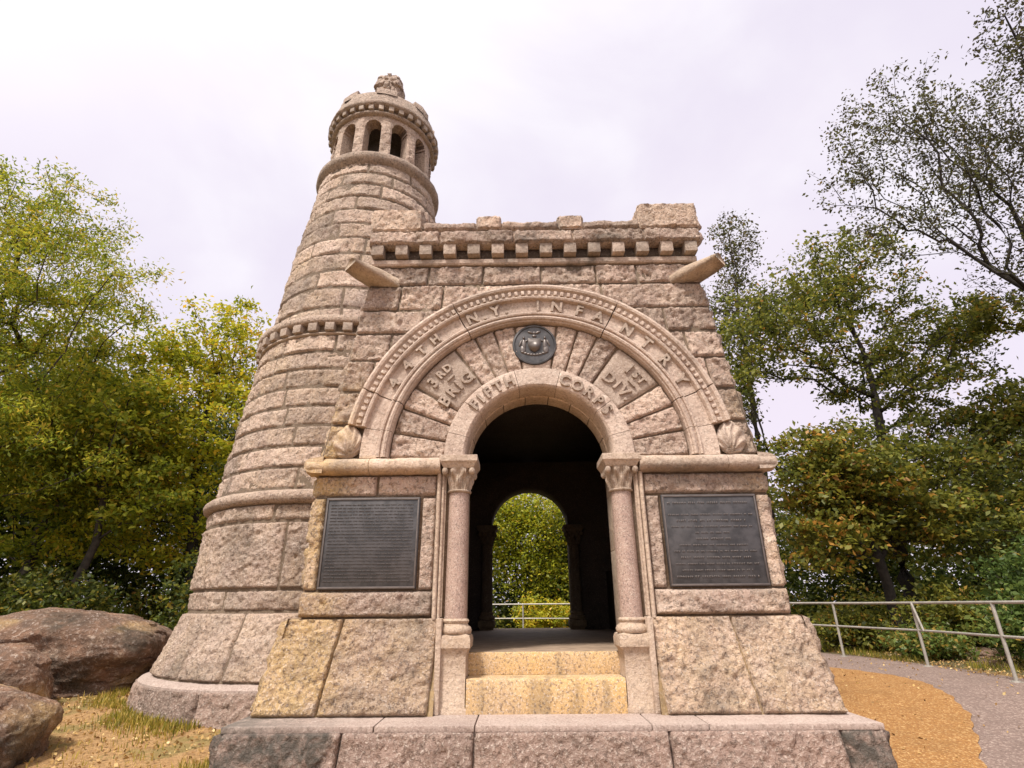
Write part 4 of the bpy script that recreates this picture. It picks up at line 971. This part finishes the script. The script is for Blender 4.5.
make_tree('maple_tree', 'bright yellow-green tree with dark forking stems beside the tower', [(-8.3, 14.8, 0), (-8.6, 14.8, 2.6), (-9.0, 14.8, 5.2), (-8.9, 14.6, 8)],
          [(-8.9, 14.4, 8.8, 1.7, 1.6, 1.5), (-10.4, 14.4, 7.6, 1.7, 1.6, 1.4), (-8.4, 14.4, 6.2, 2.2, 1.7, 1.7), (-10.6, 14.6, 5.2, 2.0, 1.6, 1.6), (-7.9, 14.6, 3.9, 1.7, 1.4, 1.1), (-6.8, 15.2, 6.3, 1.3, 1.3, 2.0), (-9.9, 14.6, 3.2, 2, 1.5, 1.0)], 560, L_YEL, M_BARKD, 12, 56, .23, .125, .15, group=GL, tbias=.14, flat=.45)
make_tree('slender_tree', 'slim tree with a bare leaning stem rising behind the large boulder', [(-10.6, 13.2, 0), (-10.0, 13.1, 3.0), (-10.2, 12.9, 5.5)],
          [(-10.3, 12.9, 5.9, 1.8, 1.4, 1.5), (-11.4, 12.9, 4.8, 1.8, 1.4, 1.1), (-9.2, 12.9, 4.2, 1.2, 1.2, .9)], 260, L_LOC, M_BARK, 13, 54, .26, .13, .09, group=GL, tbias=.2, flat=.45)
make_tree('straight_tree', 'straight-trunked green tree standing at the left behind the boulders', [(-13.2, 15, 0), (-13.0, 15, 4), (-13.1, 15, 8)],
          [(-13, 15, 8.5, 2.6, 2, 2), (-14.5, 15, 6, 2.6, 2, 2), (-11.9, 15, 5.6, 2.4, 2, 1.8), (-13.4, 15.2, 3.6, 2.8, 2, 1.2)], 380, L_LOC, M_BARK, 14, 56, .30, .14, .15, group=GL, tbias=.12, flat=.45)
oak = make_tree('oak_tree', 'broad dark green oak filling the space right of the gateway wall', [(10.2, 15.2, 0), (10.0, 15, 3.2), (10.4, 14.8, 6.5), (10.2, 14.6, 10)],
          [(7.7, 14, 8.9, 2.0, 1.6, 1.7), (10.3, 14.6, 10.8, 2.3, 1.8, 1.7), (12.6, 15, 9.0, 2.0, 1.8, 1.4), (9.3, 14, 4.8, 2.0, 1.8, 1.5), (11.8, 14.6, 5.2, 2.6, 1.8, 1.5), (10.7, 14.6, 7.7, 1.9, 1.6, 1.4), (14.6, 15, 5.2, 2.4, 1.8, 1.3), (10.9, 14.2, 3.2, 3.2, 1.8, .9), (6.3, 14, 8.0, 1.1, 1.0, 1.1), (6.9, 14, 4.6, 1.3, 1.2, 1.0), (13.5, 15, 7.0, 2.0, 1.6, 1.0), (5.9, 13.9, 6.6, .8, .9, 1.0)], 1150, L_OAK, M_BARKD, 15, 42, .24, .125, .20, group=GR, shell=.4, flat=.38, tbias=.0)
make_tree('forked_tree', 'dark leaning tree with low rusty-tinged branches right behind the railing', [(9.1, 14.2, 0), (8.9, 14.1, 2.4), (8.2, 13.9, 4.6)],
          [(8.1, 13.9, 4.8, 1.4, 1.3, 1.2), (9.5, 13.8, 3.7, 2.0, 1.4, .9), (7.5, 13.9, 3.2, 1.1, 1.1, 1.2)], 300, L_OAK, M_BARKD, 16, 44, .24, .14, .12, group=GR, tbias=.25, flat=.38)
make_tree('thin_tree', 'thin sparse tree showing bare twigs above the wall by the right water spout', [(7.6, 16.8, 0), (7.7, 16.8, 6), (7.9, 16.8, 11), (8.0, 16.8, 13)],
          [(8.1, 16.8, 13.6, 1.0, 1.0, 1.6), (7.6, 16.8, 11.2, 1.3, 1.2, 1.4), (9.2, 16.8, 10.6, 1.3, 1.2, 1.3), (7.4, 16.6, 9.4, .9, 1, 1.2), (6.7, 16.4, 7.4, 1.0, 1, 1.2)], 420, L_ELM, M_BARK, 17, 22, .22, .11, .10, group=GR, tbias=.15)
make_tree('elm_tree', 'tall open elm with dark spreading limbs and sparse leaves at the upper right', [(14.2, 11.2, 0), (13.8, 11.2, 4), (12.9, 11.2, 6.6), (12.1, 11.1, 8.3)],
          [(10.8, 11, 13.4, 2.2, 1.6, 1.9), (8.7, 10.8, 12.0, 1.2, 1.3, 1.4), (12.9, 11, 13.0, 2.0, 1.8, 2.4), (9.6, 10.9, 10.2, 1.9, 1.4, 1.0), (12.8, 11, 9.3, 2.2, 1.5, 1.5), (11.6, 11, 11.3, 1.8, 1.4, 1.3)], 1000, L_ELM, M_BARKD, 18, 14, .16, .09, .13, group=GR, shell=.55, twig_r=.0032, pw=.62, fa=.75)
make_tree('overhanging_tree', 'tree whose leafy branch tips hang into the top right corner', [(15, 8.5, 0), (14.6, 8.5, 6), (13.2, 8.4, 11)],
          [(11.6, 8.2, 13.4, 1.0, 1.2, 1.3), (13.4, 8.4, 12.6, 1.8, 1.5, 2.0)], 260, L_ELM, M_BARKD, 19, 24, .18, .09, .14, group=GR, tbias=-.1)
make_tree('hornbeam_tree', 'green tree with spreading layered branches at the right edge', [(16.2, 14.5, 0), (16, 14.3, 3.5), (15.5, 14, 6)],
          [(14.8, 14, 6.4, 2.2, 1.6, .8), (16.3, 14, 5, 2.4, 1.6, 1.3), (14, 13.4, 3.6, 2.2, 1.4, .8), (16.8, 14, 8.2, 1.8, 1.4, .8), (14.0, 14, 9.2, 1.5, 1.3, .6)], 500, L_OAK, M_BARKD, 20, 44, .24, .14, .16, group=GR, tbias=.12, flat=.35)
# trees behind, seen through the passage and past the tower
birch = make_tree('young_tree', 'yellow-green young tree framed by the passage through the gateway', [(.7, 25, 0), (.6, 25, 2), (.9, 25, 4.5)],
          [(.3, 24.8, 3.6, 1.6, 1.2, 1.8), (1.3, 24.8, 5, 2.2, 1.4, 1.6), (-.9, 25, 5, 1.6, 1.3, 1.6), (1.9, 25, 2.6, 1.2, 1, 1.0)], 330, L_YEL, M_BARKD, 21, 60, .34, .13, .10, group='trees behind the monument')
make_tree('shady_tree', 'darker green tree at the right of the view through the passage', [(2.9, 27, 0), (2.7, 27, 3), (2.6, 27, 6)],
          [(2.4, 26.8, 5.2, 2.0, 1.4, 2.4), (3.6, 26.8, 3.2, 2.0, 1.4, 1.6), (1.2, 27.5, 2.4, 1.6, 1.2, 1.2)], 300, L_OAK, M_BARKD, 22, 60, .36, .13, .12, group='trees behind the monument')
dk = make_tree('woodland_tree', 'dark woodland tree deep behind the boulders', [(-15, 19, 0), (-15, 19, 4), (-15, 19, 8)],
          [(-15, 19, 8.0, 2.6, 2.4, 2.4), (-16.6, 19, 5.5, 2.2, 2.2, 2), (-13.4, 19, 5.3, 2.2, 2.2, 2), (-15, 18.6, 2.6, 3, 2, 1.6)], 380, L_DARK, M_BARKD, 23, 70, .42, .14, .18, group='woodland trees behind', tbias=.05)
for i, (x, y, rz_, sc, lb) in enumerate([(-20, 20, 1, 1.15, 'dark woodland tree at the far left edge of the wood'), (-10.8, 20, 2.2, .92, 'dark woodland tree showing behind the yellow-green tree'), (-6.8, 22, 4, .85, 'dark woodland tree mostly hidden behind the tower'),
                                         (-17.5, 15.5, 3.1, .8, 'dark woodland tree close to the left edge of the picture'), (13.2, 22, .7, .72, 'dark woodland tree behind the broad oak'), (19, 21, 5, .8, 'dark woodland tree beyond the layered branches at the right'), (7.6, 21, 2.9, .62, 'low dark woodland tree between the wall and the broad oak')]):
    copy_tree(dk, (x, y, float(zg(x, y)) - .05), rz_, sc, lb, 'woodland trees behind')
# bushes: low leafy mounds
def bush(label, x, y, rx, ry, h, seed, m_=L_BUSH, n=120, size=.10, tb_=0.05, group='bushes along the railing'):
    z = float(zg(x, y)); return make_tree('bush', label, [(x, y, 0), (x, y, z + .25), (x + .05, y, z + h * .5)], [(x, y, z + h * .5, rx, ry, h * .5)], n, m_, M_BARK, seed, 36, .15, size, .035, group=group, cat='bush', tbias=tb_, twig_r=.004, shell=.5)
bush('bright green bush pressing against the railing at the right edge', 8.6, 8.7, .95, .9, 1.15, 31)
bush('pale green bush between the two right-hand railing posts', 8.9, 10.3, .9, .8, 1.3, 32, tb_=.1)
bush('yellowish low bush behind the doubled railing post', 8.2, 12.2, .8, .7, .55, 33, tb_=.3, n=90)
bush('dull green bush behind the railing close to the wall corner', 7.9, 14.3, 1.0, .8, .9, 34, L_OAK, tb_=.1)
bush('tall leafy bush behind the others at the right', 10.6, 11.5, 1.3, 1.0, 2.3, 35, L_BUSH, n=220, tb_=-.1)
bush('leafy bush under the layered branches', 11.5, 9.0, 1.4, 1.0, 2.0, 36, L_BUSH, n=200, tb_=-.05)
bush('dark bush between the broad oak and the railing', 9.9, 13.4, 1.3, .8, 1.5, 37, L_OAK, n=160)
GB = 'bushes behind the boulders'
bush('dark green bush rising over the large boulder on its left', -9.6, 11.8, 1.4, 1.0, 2.0, 38, L_DARK, n=200, tb_=.2, group=GB)
bush('dark green bush between the large boulder and the tower', -6.6, 12.6, 1.3, .9, 2.4, 39, L_DARK, n=200, tb_=.15, group=GB)
bush('green bush at the left edge above the boulders', -11.8, 11.6, 1.4, 1.0, 1.8, 40, L_OAK, n=180, tb_=.2, group=GB)
bush('orange-tinged bush behind the rear railing', .9, 22.8, 1.3, .8, 1.5, 41, L_YEL, n=130, size=.11, tb_=.2, group='trees behind the monument')
# far-off wood
rs = np.random.RandomState(77); lb = MB(); n = 6500
aa = R(90) + (rs.rand(n) - .5) * R(200); dd_ = 25 + 9 * rs.rand(n); Xc = dd_ * np.cos(aa); Yc = dd_ * np.sin(aa)
top = np.where(Xc < 0, 8.4, 5.4) + 1.6 * vnoise(np.stack([Xc, Yc, 0 * Xc], -1), .22, 4)
Zc = zg(Xc, Yc) + top * rs.rand(n) ** 1.5
leaf_cloud(lb, np.stack([Xc, Yc, Zc], -1), 44, .62, .24, rs, .05, flat=.8)
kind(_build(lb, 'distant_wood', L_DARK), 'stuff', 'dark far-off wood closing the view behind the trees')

rs = np.random.RandomState(78); lb = MB(); n = 1500
aa = R(90) + (rs.rand(n) - .5) * R(170); dd_ = 17 + 7 * rs.rand(n); Xc = dd_ * np.cos(aa); Yc = dd_ * np.sin(aa)
k = (Yc > 17.5) & (np.abs(Xc - CX) > 2.0) | (np.abs(Xc) > 10.5) | (Yc > 23); k &= np.hypot(Xc - 2, Yc - 12) > 10.5
Xc, Yc = Xc[k], Yc[k]; Zc = zg(Xc, Yc) + (1.1 + .9 * np.abs(vnoise(np.stack([Xc, Yc, 0 * Xc], -1), .5, 4))) * rs.rand(len(Xc))
leaf_cloud(lb, np.stack([Xc, Yc, Zc], -1), 60, .38, .13, rs, .15, flat=.7)
kind(_build(lb, 'undergrowth', L_OAK), 'stuff', 'tangled undergrowth between the tree trunks')

# ------------------------------------------------------------------ grass and litter
def on_free(x, y):   # outside plinth, tower, boulders
    return ~((np.abs(x - CX) < 2.85) & (y > 5.15) & (y < 12.3)) & (np.hypot(x - TC[0], y - TC[1]) > 2.56)
rs = np.random.RandomState(5); mb = MB()
def blades(xs, ys, hmin, hmax, wdt, tb):
    n = len(xs); z = zg(xs, ys); h = hmin + (hmax - hmin) * rs.rand(n); a = rs.rand(n) * 6.28; l = rs.rand(n) * 6.28; ln = .5 * h * rs.rand(n)
    P0 = np.stack([xs, ys, z], -1); w = np.stack([np.cos(a), np.sin(a), 0 * a], -1) * wdt; d = np.stack([ln * np.cos(l), ln * np.sin(l), h], -1); dm = np.stack([.3 * ln * np.cos(l), .3 * ln * np.sin(l), h * .6], -1)
    V = np.stack([P0 - w, P0 + w, P0 + dm + w * .8, P0 + dm - w * .8, P0 + d], 1).reshape(-1, 3)
    i = np.arange(n) * 5; Q = np.stack([i, i + 1, i + 2, i + 3], -1); Tt = np.stack([i + 3, i + 2, i + 4], -1)
    tn = np.repeat(np.clip(tb + .3 * rs.randn(n), 0, 1), 5); n0 = mb.n; mb.add(V, Q, tint=tn); mb.G += (Tt + n0).tolist()
n = 5200; t = R(180) + rs.rand(n) * R(125); r = 2.57 + np.abs(rs.randn(n)) * .22; xs = TC[0] + r * np.cos(t); ys = TC[1] + r * np.sin(t)
cl_ = vnoise(np.stack([xs, ys, 0 * xs], -1), 1.6, 3) > -.1; k = on_free(xs, ys) & cl_; blades(xs[k], ys[k], .02, .11, .005, .4)
n = 2600; xs = -2.58 - np.abs(rs.randn(n)) * .16; ys = 5.2 + 2 * rs.rand(n); k = on_free(xs, ys) & (vnoise(np.stack([xs, ys, 0 * xs], -1), 2.2, 8) > -.05); blades(xs[k], ys[k], .04, .15, .005, .45)
n = 2600; xs = -6.5 + 4 * rs.rand(n); ys = 5 + 5.5 * rs.rand(n); k = on_free(xs, ys) & (vnoise(np.stack([xs, ys, 0 * xs], -1), 1.1, 13) > .15); blades(xs[k], ys[k], .02, .08, .005, .6)
n = 5000; xs = 7.3 + 1.6 * rs.rand(n); ys = 7 + 8 * rs.rand(n); k = vnoise(np.stack([xs, ys, 0 * xs], -1), 1.3, 33) > .05; blades(xs[k], ys[k], .03, .16, .006, .25)
kind(_build(mb, 'grass', L_GRASS), 'stuff', 'yellowish grass growing against the tower footing and the plinth')
mb = MB(); n = 9000; xs = -9 + 7 * rs.rand(n); ys = 3.6 + 8 * rs.rand(n); k = on_free(xs, ys); xs, ys = xs[k], ys[k]
x2 = 7.2 + 3 * rs.rand(3500); y2 = 7 + 9 * rs.rand(3500); x3 = 3.0 + 4.2 * rs.rand(420) ** .8; y3 = 3 + 10 * rs.rand(420); xs = np.concatenate([xs, x2, x3]); ys = np.concatenate([ys, y2, y3]); n = len(xs)
C = np.stack([xs, ys, zg(xs, ys) + .022], -1); leaf_cloud(mb, C, 1, .001, .038, rs, .15, hang=0, asp=.7)
kind(_build(mb, 'leaf_litter', L_LIT), 'stuff', 'tan and orange fallen leaves scattered over the ground')
